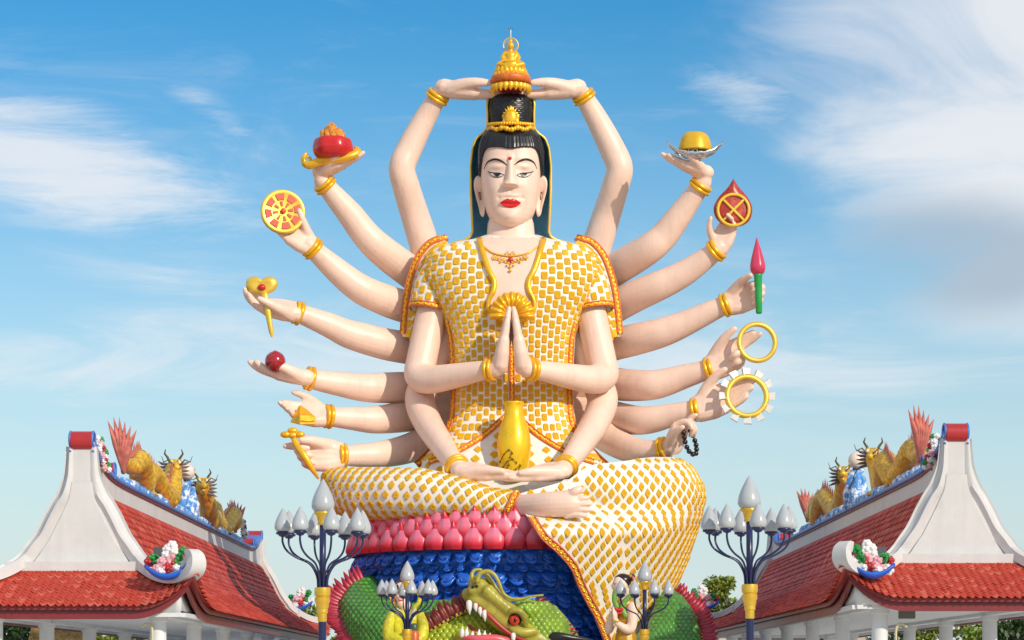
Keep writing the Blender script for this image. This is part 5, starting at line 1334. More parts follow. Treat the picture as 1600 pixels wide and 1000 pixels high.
# ------------------------------------------------------------------ dragons on the ridges
def ridge_dragon(pv, Y0, Y1, label, tailbig=1.):
    """golden dragon crawling along a ridge from tail Y0 to head Y1"""
    _, X, Yf, Yb, Yg, Yh, ztop, _ = pv; x0 = X(0); zb = lambda Y: ztop(Y)+.14
    o = thing('ridge_dragon', label, 'dragon', (x0, (Y0+Y1)/2, zb((Y0+Y1)/2)), 'golden dragons on the pavilion ridges')
    d = 1 if Y1 > Y0 else -1; L = abs(Y1-Y0); pts = []; N = 88; rad = []
    for i in range(N+1):
        t = i/N; Y = Y0+(Y1-Y0)*t*.92
        z = zb(Y)+.18+.55*(.5-.5*math.cos(t*math.pi*5.0))*(1-.15*t); rise = max(0, t-.86)/.14
        z += rise**1.2*.45; Y -= 0
        if t < .12: z += (.12-t)*3.5
        pts.append(Vector((x0+.12*math.sin(t*9), Y, z))); rad.append((.10+.20*min(1, t/.2)**.8)*(1-.25*rise)*(1.05 if i % 2 else .95))
    mb = MB(); tube(mb, pts, rad, 12); body = mb.build('body', GDRAG, o)
    mb = MB(); tube(mb, [p+Vector((0, -.5*r_, -.28*r_)) for p, r_ in zip(pts, rad)], [r_*(.80 if i % 3 else .70) for i, r_ in enumerate(rad)], 12); mb.build('belly', mat('belly_orange', (.70, .27, .03), .4, var=.3, vscale=8), body)
    # belly plates
    fm = MB(); fm.add([(-.5, 0, 0), (.5, 0, 0), (.28, .02, .55), (.12, .0, 1.0), (-.1, 0, .6), (0, .10, .3), (0, -.10, .3)], [(0, 5, 4), (5, 3, 4), (5, 2, 3), (1, 2, 5), (0, 4, 6), (6, 4, 3), (6, 3, 2), (1, 6, 2)]); fme = fm.mesh(False); fme.materials.append(PFIN)
    for i in range(4, N-3, 2):
        t = (pts[i+1]-pts[i-1]).normalized(); n = Vector((1, 0, 0)).cross(t).normalized(); n = n if n.z > 0 else -n
        if n.z < .35: continue
        h = .26+.12*random.random(); M = frame(pts[i]+n*rad[i]*.8, t, n, 1, 1, 1); M = Matrix((( t.x, 1, n.x, 0), (t.y, 0, n.y, 0), (t.z, 0, n.z, 0), (0, 0, 0, 1)))
        S = Matrix.Diagonal((.22, .3, h, 1)); M = Matrix.Translation(pts[i]+n*rad[i]*.85) @ Matrix(((t.x, 1, n.x, 0), (t.y, 0, n.y, 0), (t.z, 0, n.z, 0), (0, 0, 0, 1))) @ S
        put('back_fin', fme, None, o, M)
    # tail fan
    for k in range(6):
        a = (k-2.5)*.16; b = pts[0]; tip = b+Vector(((k-2.5)*.13, -d*(.35-.05*k), (1.05-.10*abs(k-1.5))*tailbig)); mb = MB(); tube(mb, [b-Vector((0, 0, .2)), b.lerp(tip, .45)+Vector((0, -d*.10, 0)), tip], [.16, .20, .01], 6, flat=(Vector((1, 0, 0)), .4)); mb.build('tail_fin', PFIN, o)
    # legs
    for i in (int(N*.38), int(N*.8)):
        for s in (-1, 1):
            p = pts[i]; mb = MB(); q = Vector((x0+s*.26, p.y+d*.25, zb(p.y)+.02)); tube(mb, [p, p+Vector((s*.24, d*.02, -.12)), q, q+Vector((s*.03, d*.12, 0))], [.10, .08, .06, .04], 8); mb.build('leg', GDRAG, o)
    # head turned towards the viewer
    h = pts[-1]; mb = MB(); f = Vector((-.25*x0/abs(x0), -.9, -.05)).normalized(); f = (f+Vector((0, d*.2, 0))).normalized()
    tube(mb, [h-f*.12, h+f*.12+Vector((0, 0, .08)), h+f*.38+Vector((0, 0, .02))], [.20, .19, .10], 12); ball(mb, h+f*.46+Vector((0, 0, .03)), .10, 10, 8)
    for s in (-1, 1): ball(mb, h+f*.2+Vector((s*.11, 0, .20)), .07, 8, 6)
    mb.build('head', GDRAG, o)
    mb = MB(); tube(mb, [h+f*.05+Vector((0, 0, -.1)), h+f*.30+Vector((0, 0, -.16)), h+f*.42+Vector((0, 0, -.12))], [.12, .09, .05], 8); mb.build('jaw', GDRAG, o)
    for s in (-1, 1):
        mb = MB(); b = h+Vector((s*.10, 0, .18)); tube(mb, [b, b+Vector((s*.08, .10, .15)), b+Vector((s*.15, .05, .24)), b+Vector((s*.12, -.02, .35))], [.04, .035, .026, .012], 7); mb.build('horn', mat('horn_dark', (.10, .08, .02), .5), o)
        mb = MB(); b = h+f*.45+Vector((s*.06, 0, .08)); tube(mb, [b, b+Vector((s*.16, -.05, .16)), b+Vector((s*.30, 0, .10)), b+Vector((s*.36, 0, .26))], [.022, .022, .018, .008], 6); mb.build('whisker', mat('horn_dark', (.10, .08, .02), .5), o)
        mb = MB(); ball(mb, h+f*.27+Vector((s*.11, 0, .17)), .045, 8, 6); mb.build('eye', TOOTH, o)
        for k in range(5):
            b = h+Vector((s*.17, 0, .12-.08*k)); mb = MB(); tube(mb, [b, b+Vector((s*.16, .06, .03-.02*k)), b+Vector((s*.27, .10, .10-.05*k))], [.05, .04, .006], 6, flat=(Vector((0, 1, 0)), .5)); mb.build('mane_lock', mat('mane_dark', (.16, .10, .08), .5, var=.3), o)
def at_px(pv, px):     # place along a ridge that shows at this photo column
    x = pv[1](0); return x/((px-800)/FOC)-D0
for pv, flip, nm in ((pavL, 1, 'left'), (pavR, -1, 'right')):
    q = lambda a: at_px(pv, a if flip > 0 else 1600+30-a)
    ridge_dragon(pv, q(193), q(274), f'golden dragon with tall pink tail at the near half of the {nm} ridge', 1.0)
    ridge_dragon(pv, q(368), q(308), f'golden dragon at the far half of the {nm} ridge, facing the white globe', .8)
    _, X, Yf, Yb, Yg, Yh, ztop, _ = pv; x0 = X(0); Yc = q(292); zc = ztop(Yc)+.14
    o = thing('pearl_lamp', f'white globe on blue waves at the middle of the {nm} ridge', 'lamp', (x0, Yc, zc))
    mb = MB(); ball(mb, (x0, Yc, zc+1.28), .23, 20, 14); mb.build('globe', mat('pearl_cream', (.80, .68, .58), .3), o)
    mb = MB(); lathe(mb, [(.09, 1.0), (.11, 1.06), (.08, 1.1)], (x0, Yc, zc), 12); mb.build('cup', DGREY, o)
    for k in range(9):
        a = k*1.3; mb = MB(); pts = [Vector((x0+.2*math.cos(a), Yc+.35*math.sin(a), zc)), Vector((x0+.24*math.cos(a+.4), Yc+.35*math.sin(a+.4), zc+.35)), Vector((x0+.16*math.cos(a+.9), Yc+.2*math.sin(a+.9), zc+.62+.04*k)), Vector((x0+.22*math.cos(a+1.6), Yc+.2*math.sin(a+1.6), zc+.68+.04*k))]
        tube(mb, pts, [.15, .14, .10, .04], 8); mb.build('wave', mat('ridge_wave', (.08, .30, .70), .35, var=.3, vscale=8, color2=(.75, .80, .86), c2scale=6, c2lo=.50, c2hi=.56), o)
    # foam of small blue waves along the coping
    wv = thing('wave_crest', f'strip of small blue and white waves along the {nm} ridge under the dragons', 'wave strip', (x0, Yc, ztop(Yc)+.14)); mb = MB(); Ya, Yz = sorted((q(186), q(372))); Y = Ya; k = 0
    wm = MATS['ridge_wave']
    while Y < Yz:
        ball(mb, (x0+.14*math.sin(k*2.1), Y, ztop(Y)+.14), .13+.05*random.random(), 7, 5); Y += .16; k += 1
    mb.build('wave', wm, wv)['kind'] = 'stuff'

# ------------------------------------------------------------------ globe lamps
def lamp(px, ytop, Y, label, k=1., ph=0.):
    c = P(px, 900, Y); x, y = c.x, c.y; zt = P(px, ytop, Y).z
    o = thing('globe_lamp', label, 'street lamp', (x, y, 0), 'globe lamps in front of the statue')
    Z = lambda h: zt-h                       # h metres below the tip of the top globe
    egg = [(.0, 0), (.014, -.015), (.05, -.07), (.098, -.16), (.140, -.25), (.166, -.33), (.176, -.395), (.168, -.45), (.135, -.493), (.09, -.51)]
    def globe(cx, cy, z, s):
        mb = MB(); lathe(mb, [(r_*s, h*s) for r_, h in spline(egg, 3)], (cx, cy, z), 24); return mb.build('globe', GLOBE, o)
    globe(x, y, Z(0), 1.0)
    mb = MB(); lathe(mb, [(.135, Z(.50)), (.14, Z(.53)), (.10, Z(.56)), (.075, Z(.66)), (.085, Z(.69)), (.06, Z(.71))], (x, y, 0), 20); mb.build('top_collar', BRASS, o)
    mb = MB(); lathe(mb, [(.05, Z(1.75)), (.05, Z(.70))], (x, y, 0), 16); mb.build('upper_pole', NAVY, o)
    mb = MB(); lathe(mb, [(.065, .5), (.06, Z(2.02)), (.06, Z(1.75))], (x, y, 0), 16); mb.build('pole', NAVY, o)
    mb = MB(); lathe(mb, [(.062, Z(2.18)), (.07, Z(2.16)), (.07, Z(2.06)), (.085, Z(2.04)), (.085, Z(1.98)), (.095, Z(1.97)), (.10, Z(1.90)), (.115, Z(1.88)), (.118, Z(1.82)), (.10, Z(1.80)), (.12, Z(1.78)), (.125, Z(1.72)), (.12, Z(1.66)), (.06, Z(1.65))], (x, y, 0), 24); sharp(mb.build('middle_collar', BRASS, o), 35)
    mb = MB(); lathe(mb, [(.30, .012), (.30, .10), (.2, .16), (.16, .35), (.09, .5), (.064, .55)], (x, y, 0), 24); mb.build('foot', NAVY, o)
    mb = MB(); lathe(mb, [(.066, Z(2.72)), (.085, Z(2.70)), (.085, Z(2.62)), (.066, Z(2.6))], (x, y, 0), 20); mb.build('lower_collar', BRASS, o)
    for i in range(8):
        a = 2*math.pi*i/8+ph; dx, dy = math.cos(a), math.sin(a); R_ = .62
        pts = spline([(x+dx*.07, y+dy*.07, Z(1.66)), (x+dx*.09, y+dy*.09, Z(1.48)), (x+dx*.2, y+dy*.2, Z(1.30)), (x+dx*.42, y+dy*.42, Z(1.20)), (x+dx*.56, y+dy*.56, Z(1.10)), (x+dx*R_, y+dy*R_, Z(.98)), (x+dx*R_, y+dy*R_, Z(.88))], 5)
        mb = MB(); tube(mb, pts, .017, 7); mb.build('branch', NAVY, o)
        mb = MB(); lathe(mb, [(.03, Z(.90)), (.06, Z(.885)), (.065, Z(.87)), (.10, Z(.86)), (.105, Z(.83)), (.09, Z(.825))], (x+dx*R_, y+dy*R_, 0), 18); mb.build('cup', NAVY, o)
        globe(x+dx*R_, y+dy*R_, Z(.455), .74*random.uniform(.97, 1.03))
    o.rotation_euler = (random.uniform(-.006, .006), random.uniform(-.006, .006), 0)
lamp(502, 748, -36, 'tall navy lamp with white bud globes before the left knee', ph=.28)
lamp(1173, 743, -36, 'tall navy lamp with white bud globes right of the draped skirt', ph=.12)
lamp(636, 876, -13.2, 'smaller-looking globe lamp in front of the yellow-robed attendant', ph=.2)
lamp(1006, 876, -13.2, 'smaller-looking globe lamp in front of the gold-dressed attendant', ph=.33)

# ------------------------------------------------------------------ green dragon round the pedestal
def scatter_scales(bvh, x0, x1, y0, y1, step, size, name, m, parent, keep=None):
    mb = MB(); k = 0; y = y0
    base = [(math.cos(a)*(.55 if math.sin(a) > 0 else .5), math.sin(a)*.62, 0) for a in np.linspace(0, 2*math.pi, 8)[:-1]]
    while y < y1:
        x = x0+(step/2 if k % 2 else 0)
        while x < x1:
            p, n = hit(bvh, x, y)
            if p is not None and (keep is None or keep(x, y)) and -n.y > .12:
                M = frame(p, Vector((1, 0, 0)), n, size*U, size*U, size*U)
                mb.add([M @ Vector((a, b, -.05)) for a, b, c in base]+[M @ Vector((a*.7, b*.7+.0, .20)) for a, b, c in base]+[M @ Vector((0, -.12, .27))], [(i, (i+1) % 7, 7+(i+1) % 7, 7+i) for i in range(7)]+[(7+i, 7+(i+1) % 7, 14) for i in range(7)])
            x += step
        y += step*.72; k += 1
    o = mb.build(name, m, parent); o['kind'] = 'stuff'; return o
def green_dragon():
    o = thing('green_dragon', 'green dragon statue with open jaws coiled round the blue pedestal', 'dragon', PW(800, 1060, 380))
    def rod(name, rows, m, n=6, seg=20, parent=o, **kw):
        sp = spline([(*PW(x, y, w), r_*sc(-w*U)) for x, y, w, r_ in rows], n); mb = MB(); tube(mb, [Vector(q[:3]) for q in sp], [q[3] for q in sp], seg, **kw); return mb.build(name, m, parent), sp
    coil, _ = rod('coil', [(590, 905, 60, 14), (566, 930, 150, 26), (572, 962, 235, 42), (606, 992, 305, 54), (660, 1004, 345, 64), (720, 1000, 372, 62), (790, 1020, 385, 60), (880, 1060, 380, 60)], GREEN)
    coil['label'] = 'green scaled coil on the left'
    scatter_scales(tris_bvh(coil), 520, 730, 905, 1010, 8.0, 8.6, 'scales', mat('scale_green', (.08, .30, .045), .25, var=.3, vscale=3), coil)
    coil2, _ = rod('coil', [(1030, 925, 40, 10), (1046, 950, 120, 28), (1050, 990, 190, 44), (1030, 1040, 250, 60), (980, 1080, 290, 60)], GREEN); coil2['label'] = 'green scaled coil on the right'
    scatter_scales(tris_bvh(coil2), 1020, 1110, 915, 1010, 8.0, 8.6, 'scales', MATS['scale_green'], coil2)
    # fins: bead band, then a row of crimson flame fins
    def fin_row(path, out, name, m, n, ln, w0, band=True, lean=(0, 0)):
        sp = spline(path, 10); pts = [PW(*q) for q in sp]; L = len(pts)
        if band:
            mb = MB(); tube(mb, pts, 3.2*U, 8); b_ = mb.build('fin_band', mat('band_gold', (.50, .33, .04), .4), o)
            mb = MB(); acc = 0
            for i in range(1, L):
                acc += (pts[i]-pts[i-1]).length
                if acc > 5.6*U: ball(mb, pts[i]+Vector((0, -2.6*U, 0)), 1.9*U, 7, 5); acc = 0
            mb.build('fin_beads', BLACK, b_)['kind'] = 'stuff'
        for k in range(n):
            i = int((k+.5)/n*(L-1)); p = pts[i]; a = out(k/(n-1)); dx, dy = math.cos(a), math.sin(a); l = ln*random.uniform(.85, 1.15)
            q = [p, p+Vector((dx*l*.45*U, -.05, dy*l*.45*U)), p+Vector(((dx*.95+lean[0])*l*.8*U, -.02, (dy*.95+lean[1])*l*.8*U)), p+Vector(((dx+lean[0]*1.6)*l*U, .05, (dy+lean[1]*1.6)*l*U))]
            sp2 = spline([(*v, r_) for v, r_ in zip(q, (w0*U, w0*.95*U, w0*.7*U, .8*U))], 3); mb = MB(); tube(mb, [Vector(v[:3]) for v in sp2], [v[3] for v in sp2], 7, flat=(Vector((0, 1, 0)), .6)); mb.build(name, m, o)
    fin_row([(572, 917, 150), (548, 925, 178), (531, 942, 215), (531, 960, 250), (541, 974, 275), (553, 988, 300), (572, 1001, 325), (600, 1016, 345)], lambda t: R(115+95*min(1, t*1.6)), 'fin', CRIM, 32, 27, 5.0, lean=(0, .12))
    fin_row([(1052, 938, 90), (1072, 950, 130), (1088, 968, 160), (1096, 988, 185), (1098, 1010, 205)], lambda t: R(62-68*t), 'fin', CRIM, 22, 24, 5, lean=(0, .1))
    # neck in front of the coil, with dark fins on its upper edge
    neck, _ = rod('neck', [(610, 1075, 430, 46), (668, 1032, 440, 44), (718, 1000, 440, 42), (770, 985, 430, 40), (830, 990, 420, 44)], LIME)
    scatter_scales(tris_bvh(neck), 640, 830, 945, 1012, 9.5, 9.6, 'scales', mat('scale_lime', (.34, .42, .02), .25, var=.35, vscale=3), neck)
    fin_row([(636, 1012, 462), (668, 988, 466), (700, 968, 466), (732, 952, 460), (748, 947, 452)], lambda t: R(118), 'fin', DARKRED, 28, 25, 4.2)
    # head
    mb = MB()
    def t_(rows, seg=16, **kw):
        sp = spline([(*PW(x, y, w), r_*sc(-w*U)) for x, y, w, r_ in rows], 5); tube(mb, [Vector(q[:3]) for q in sp], [q[3] for q in sp], seg, **kw)
    t_([(822, 966, 440, 34), (838, 978, 440, 44), (858, 1012, 430, 50), (880, 1060, 420, 52)]); t_([(806, 958, 468, 16), (824, 950, 470, 15), (836, 958, 462, 14)])
    skull = remesh(mb, 'skull', mat('skull_green', (.20, .34, .03), .3, var=.3), o, .05, 4)
    mb = MB(); t_([(731, 929, 470, 11), (744, 936, 476, 15), (764, 950, 478, 18), (786, 968, 476, 20), (812, 988, 470, 22), (850, 1004, 462, 20)])
    ball(mb, PW(750, 918, 480), 15*U); ball(mb, PW(742, 910, 474), 10*U); ball(mb, PW(738, 922, 486), 8*U)
    for i in range(7): x = 758+i*6.2; t_([(x-5, 931+i*5.6, 488, 5), (x+3, 921+i*5.6, 497, 5), (x+12, 917+i*6, 484, 5)], 10)
    t_([(800, 982, 490, 7), (816, 988, 490, 8), (834, 986, 486, 7)], 10)
    snout = remesh(mb, 'snout', OLIVE, o, .04, 3)
    scatter_scales(tris_bvh(skull), 800, 880, 930, 1008, 9, 9.4, 'scales', mat('scale_skull', (.26, .42, .04), .25, var=.3), skull, keep=lambda x, y: x > 822 or y < 955)
    for x, y in ((739, 917), (745, 916)): mb = MB(); ball(mb, PW(x, y, 494), 2.2*U, 8, 6); mb.build('nostril', BLACK, snout)
    # eye
    mb = MB(); ball(mb, PW(804, 968, 484), 13*U, 16, 10, sx=1.05, sz=.75, q=Quaternion((0, 1, 0), R(-28))); mb.build('eye_socket', BLACK, o)
    mb = MB(); ball(mb, PW(804, 969, 494), 7.4*U, 16, 12, sz=1.05); e = mb.build('eye', mat('eye_red', (.65, .05, .02), .18), o)
    mb = MB(); ball(mb, PW(805, 969, 501), 2.2*U, 8, 6, sz=1.5); mb.build('pupil', BLACK, e)
    rod('brow', [(792, 960, 494, 3), (800, 954, 500, 5), (812, 955, 502, 5.5), (820, 966, 498, 5), (822, 978, 490, 4)], OLIVE, 5, 10)
    # jaw line, gums, teeth, tongue
    rod('upper_gum', [(742, 944, 492, 3), (760, 958, 496, 3.4), (780, 977, 496, 3.4), (800, 992, 492, 3.4), (824, 1002, 484, 3)], mat('gum_red', (.40, .03, .03), .35), 5, 8)
    rod('lower_jaw', [(716, 1000, 470, 8), (724, 994, 480, 10), (760, 1003, 484, 13), (800, 1012, 480, 16), (850, 1030, 470, 22)], OLIVE, 5, 14)
    rod('tongue', [(722, 994, 494, 4), (745, 998, 500, 6), (775, 998, 498, 7), (800, 1006, 490, 8)], mat('tongue_pink', (.66, .10, .13), .3), 5, 10)
    for x, y, l, w, up in [(733, 944, 16, 5, -1), (743, 947, 9, 3.5, -1), (750, 953, 10, 3.5, -1), (757, 958, 13, 4, -1), (802, 994, 10, 4, -1), (722, 991, 12, 4, 1), (729, 994, 14, 4.4, 1), (738, 996, 10, 4, 1), (748, 996, 13, 4.4, 1), (757, 997, 12, 4, 1), (765, 998, 9, 3.6, 1)]:
        mb = MB(); sp = [PW(x, y+2*up, 496), PW(x, y-up*l*.4, 498), PW(x+1, y-up*l, 496)]; tube(mb, sp, [w*.9*U, w*.75*U, .5*U], 8); mb.build('tooth', TOOTH, o)
    for w, a in ((492, [(742, 908), (737, 899), (742, 891), (752, 890)]), (500, [(746, 908), (748, 899), (754, 894), (764, 893), (774, 900), (781, 914), (786, 926), (796, 934), (812, 936), (830, 932), (848, 930)]), (486, [(760, 898), (770, 912), (782, 928), (794, 936), (806, 938)])):
        rod('whisker', [(x, y, w-6*i/len(a), 4.2-2.9*i/(len(a))) for i, (x, y) in enumerate(a)], OLIVE, 5, 8)
    rod('horn', [(856, 996, 470, 8), (872, 994, 476, 7), (894, 997, 474, 5.5), (915, 1000, 468, 4), (934, 1003, 462, 1)], BLACK, 5, 10)
    for k in range(11):
        x = 838+k*5; y = 944+k*5.2; mb = MB(); b = PW(x, y, 452); tube(mb, [b, b+Vector((5*U, -.02, 6*U)), b+Vector((14*U, .1, 9*U))], [5*U, 4*U, .6*U], 7, flat=(Vector((0, 1, 0)), .5)); mb.build('mane_fin', CRIM if k % 2 else DARKRED, o)
    rod('lip_fold', [(722, 972, 466, 2), (735, 980, 474, 3), (748, 990, 482, 2)], CRIM, 5, 8)
    # platform the dragon and attendants stand on
green_dragon()
mb = MB(); lathe(mb, [(7.6, .012), (7.6, .5), (7.4, .6), (6.9, .62), (6.9, 1.0), (4.0, 1.02)], (0, -1.5, 0), 64)
base = thing('stepped_base', 'round stone base under the dragon and pedestal', 'base', (0, -1.5, 0)); mb.build('step', PLAST, base)

# ------------------------------------------------------------------ attendants
def attendant_left():
    Y = -9.0; w = 9.0/U
    o = thing('attendant_statue', 'yellow-robed attendant statue with black hair behind the globe lamp', 'statue', P(632, 1175, Y).to_2d().to_3d())
    p = lambda x, y, d=0: P(x, y, Y-d*sc(Y)); s = sc(Y)
    YR = mat('robe_yellow', (.66, .62, .03), .40, var=.35, vscale=3, bump=.8, bscale=4, bdist=.08)
    def loft(name, rows, m, N=40):
        G = []
        for x, y, hw, hd in spline(rows, 5): G.append([list(p(x, y)+Vector((hw*s*math.cos(a), -hd*s*math.sin(a)*(1+.07*math.sin(9*a)), 0))) for a in np.linspace(0, 2*math.pi, N+1)[:-1]])
        return put(name, Surf(G, wrap=True).mesh(cap=True), m, o)
    loft('robe', [(634, 951, 12, 10), (634, 956, 22, 14), (634, 966, 26, 17), (634, 990, 26, 19), (634, 1020, 27, 20), (634, 1060, 32, 24), (634, 1110, 38, 30), (634, 1160, 44, 36)], YR)
    mb = MB()
    tube(mb, [p(634, 958, 4), p(634, 946, 6), p(630, 938, 6)], [9*s, 8.5*s, 9*s], 12); ball(mb, p(628, 926, 6), 15*s, 18, 14, sx=.86, sz=1.18); ball(mb, p(622, 931, 20), 3*s, 8, 6, sz=1.3); ball(mb, p(627, 942, 13), 7*s, 10, 8)
    remesh(mb, 'head', SKIN, o, .04, 2)
    mb = MB(); ball(mb, p(632, 918, -1), 16*s, 16, 12, sx=.95, sz=.95); ball(mb, p(633, 901, 0), 7.5*s, 12, 8); tube(mb, [p(621, 915, 20), p(624, 924, 23), p(628, 934, 20)], [1.6*s, 1.3*s, .5*s], 7); mb.build('hair', BLACK, o)
    for x, y in ((621, 925), (630, 926)): mb = MB(); tube(mb, [p(x-2.4, y, 19.4), p(x, y+.8, 20.4), p(x+2.4, y, 19.8)], .6*s, 5); mb.build('eye', BLACK, o)
    mb = MB(); tube(mb, [p(623, 937.5, 19), p(626, 938.4, 19.6), p(629, 937.5, 19)], .9*s, 6); mb.build('lips', LIP, o)
    for q in ([(613, 959), (607, 976), (609, 994), (628, 1004)], [(655, 959), (661, 976), (659, 994), (642, 1004)]):
        mb = MB(); sp = spline([(*p(x, y, 6+i*8), r_*s) for i, ((x, y), r_) in enumerate(zip(q, (7, 8.5, 9.5, 9)))], 5); tube(mb, [Vector(v[:3]) for v in sp], [v[3] for v in sp], 14); mb.build('sleeve', YR, o)
    mb = MB(); tube(mb, [p(640, 1003, 34), p(648, 1001, 36), p(652, 998, 36)], [6*s, 5*s, 3*s], 10); mb.build('hand', SKIN, o)
    mb = MB(); lathe(mb, [(r_*s, h*s) for r_, h in [(6, -30), (8, -26), (8, 4), (6, 8), (5, 9)]], p(647, 994, 40), 16); mb.build('casket', mat('casket_orange', (.55, .12, .03), .35), o)
    mb = MB(); lathe(mb, [(r_*s, h*s) for r_, h in [(5, 8), (5.6, 9), (5.6, 18), (3, 20)]], p(647, 994, 40), 16); mb.build('casket_lid', mat('lid_green', (.05, .10, .06), .35), o)
    mb = MB(); sp = spline([p(645, 968, 10), p(648, 950, 12), p(654, 942, 12), p(656, 931, 10), p(650, 924, 8), p(643, 928, 8)], 6); tube(mb, [Vector(v) for v in sp], 3.4*s, 8); mb.build('ribbon', YR, o)
    for a in ([(607, 931), (613, 938), (617, 948)], [(618, 930), (616, 940), (619, 950)]): mb = MB(); tube(mb, [p(x, y, 8) for x, y in a], [1.2*s, 2.6*s, 2.2*s], 7); mb.build('flame_ornament', mat('orn_orange', (.75, .33, .05), .4), o)
    mb = MB(); tube(mb, [p(x, y, 17) for x, y in ((620, 952), (628, 962), (636, 972), (642, 962), (648, 953))], 2.6*s, 8, flat=(FRONT, .5)); mb.build('collar', mat('collar_grey', (.45, .45, .38), .5), o)
attendant_left()
def attendant_right():
    Y = -9.0; o = thing('attendant_statue', 'praying attendant statue in a gold dress and green scarf behind the globe lamp', 'statue', P(972, 1175, Y).to_2d().to_3d())
    p = lambda x, y, d=0: P(x, y, Y-d*sc(Y)); s = sc(Y)
    DR = mat('dress_gold', (.52, .27, .02), .38, .15, var=.2, vscale=4); GS = mat('scarf_green', (.16, .36, .05), .4, var=.2)
    def loft(name, rows, m, N=36):
        G = []
        for x, y, hw, hd in spline(rows, 5): G.append([list(p(x, y)+Vector((hw*s*math.cos(a), -hd*s*math.sin(a)*(1+.03*math.sin(9*a)), 0))) for a in np.linspace(0, 2*math.pi, N+1)[:-1]])
        return put(name, Surf(G, wrap=True).mesh(cap=True), m, o)
    loft('dress', [(977, 936, 10, 9), (977, 944, 17, 12), (978, 962, 16, 13), (978, 980, 14, 12), (978, 1000, 17, 15), (978, 1040, 22, 20), (978, 1100, 28, 26), (978, 1160, 36, 32)], DR)
    mb = MB(); tube(mb, [p(976, 944, 2), p(973, 930, 3), p(970, 922, 4)], [8*s, 7.5*s, 8*s], 12); ball(mb, p(969, 914, 5), 13*s, 18, 14, sx=.95, sz=1.15); ball(mb, p(957, 917, 8), 2.6*s, 8, 6); ball(mb, p(963, 926, 8), 6*s, 10, 8)
    remesh(mb, 'head', SKIN, o, .04, 2)
    mb = MB(); ball(mb, p(973, 907, 1), 14*s, 16, 12, sz=.8); ball(mb, p(987, 902, 2), 6*s, 10, 8); mb.build('hair', BLACK, o)
    for x, y in ((961, 912), (968, 912.5)): mb = MB(); tube(mb, [p(x-2, y, 16), p(x, y+.7, 17.4), p(x+2, y, 17.4)], .55*s, 5); mb.build('eye', BLACK, o)
    mb = MB(); tube(mb, [p(960, 924, 15), p(963, 925, 16)], .9*s, 6); mb.build('lips', LIP, o)
    for x, y in ((985, 900), (990, 904), (992, 912)): mb = MB(); ball(mb, p(x, y, 7), 3*s, 8, 6); mb.build('hair_flower', CORAL, o)
    for q, d in ([(988, 948), (988, 974), (982, 984), (966, 975), (961, 968)], 12), ([(966, 948), (955, 972), (951, 984), (954, 974), (957, 968)], -2):
        mb = MB(); sp = spline([(*p(x, y, d+i*2), r_*s) for i, ((x, y), r_) in enumerate(zip(q, (9, 8, 7.4, 5.4, 4.6)))], 5); tube(mb, [Vector(v[:3]) for v in sp], [v[3] for v in sp], 12)
        wr = p(q[-1][0], q[-1][1], d+8)
        for j in range(4): b = wr+Vector((-.2*s*j, -(j-1.5)*2.6*s, 0)); tube(mb, [b, b+Vector((-1.6*s, 0, 9*s)), b+Vector((-3*s, 0, (20-abs(j-1.4)*2)*s))], [3.4*s, 2.8*s, 1.4*s], 8)
        tube(mb, [wr, wr+Vector((2*s, 0, 7*s)), wr+Vector((1*s, 0, 13*s))], [3*s, 2.4*s, 1.4*s], 8)
        a_ = remesh(mb, 'arm', SKIN, o, .03, 2); mb = MB(); torus(mb, p(q[-1][0]+1, q[-1][1]+2, d+8), (.2, 0, 1), 5.6*s, 1.2*s, 18, 6); mb.build('bracelet', GOLD, a_)
    for a in ([(993, 920), (986, 930), (978, 938), (972, 950), (978, 962)], [(961, 925), (960, 938), (964, 948)]): mb = MB(); tube(mb, [p(x, y, 15) for x, y in spline(a, 4)], 4*s, 8, flat=(FRONT, .5)); mb.build('scarf', GS, o)
    for dx, dy in ((-4, -1), (4, -1), (-2, 5), (2, 5), (0, 0)): mb = MB(); ball(mb, p(967+dx, 953+dy, 17), 3.4*s, 8, 6, sz=.8); mb.build('bow', RED, o)
attendant_right()

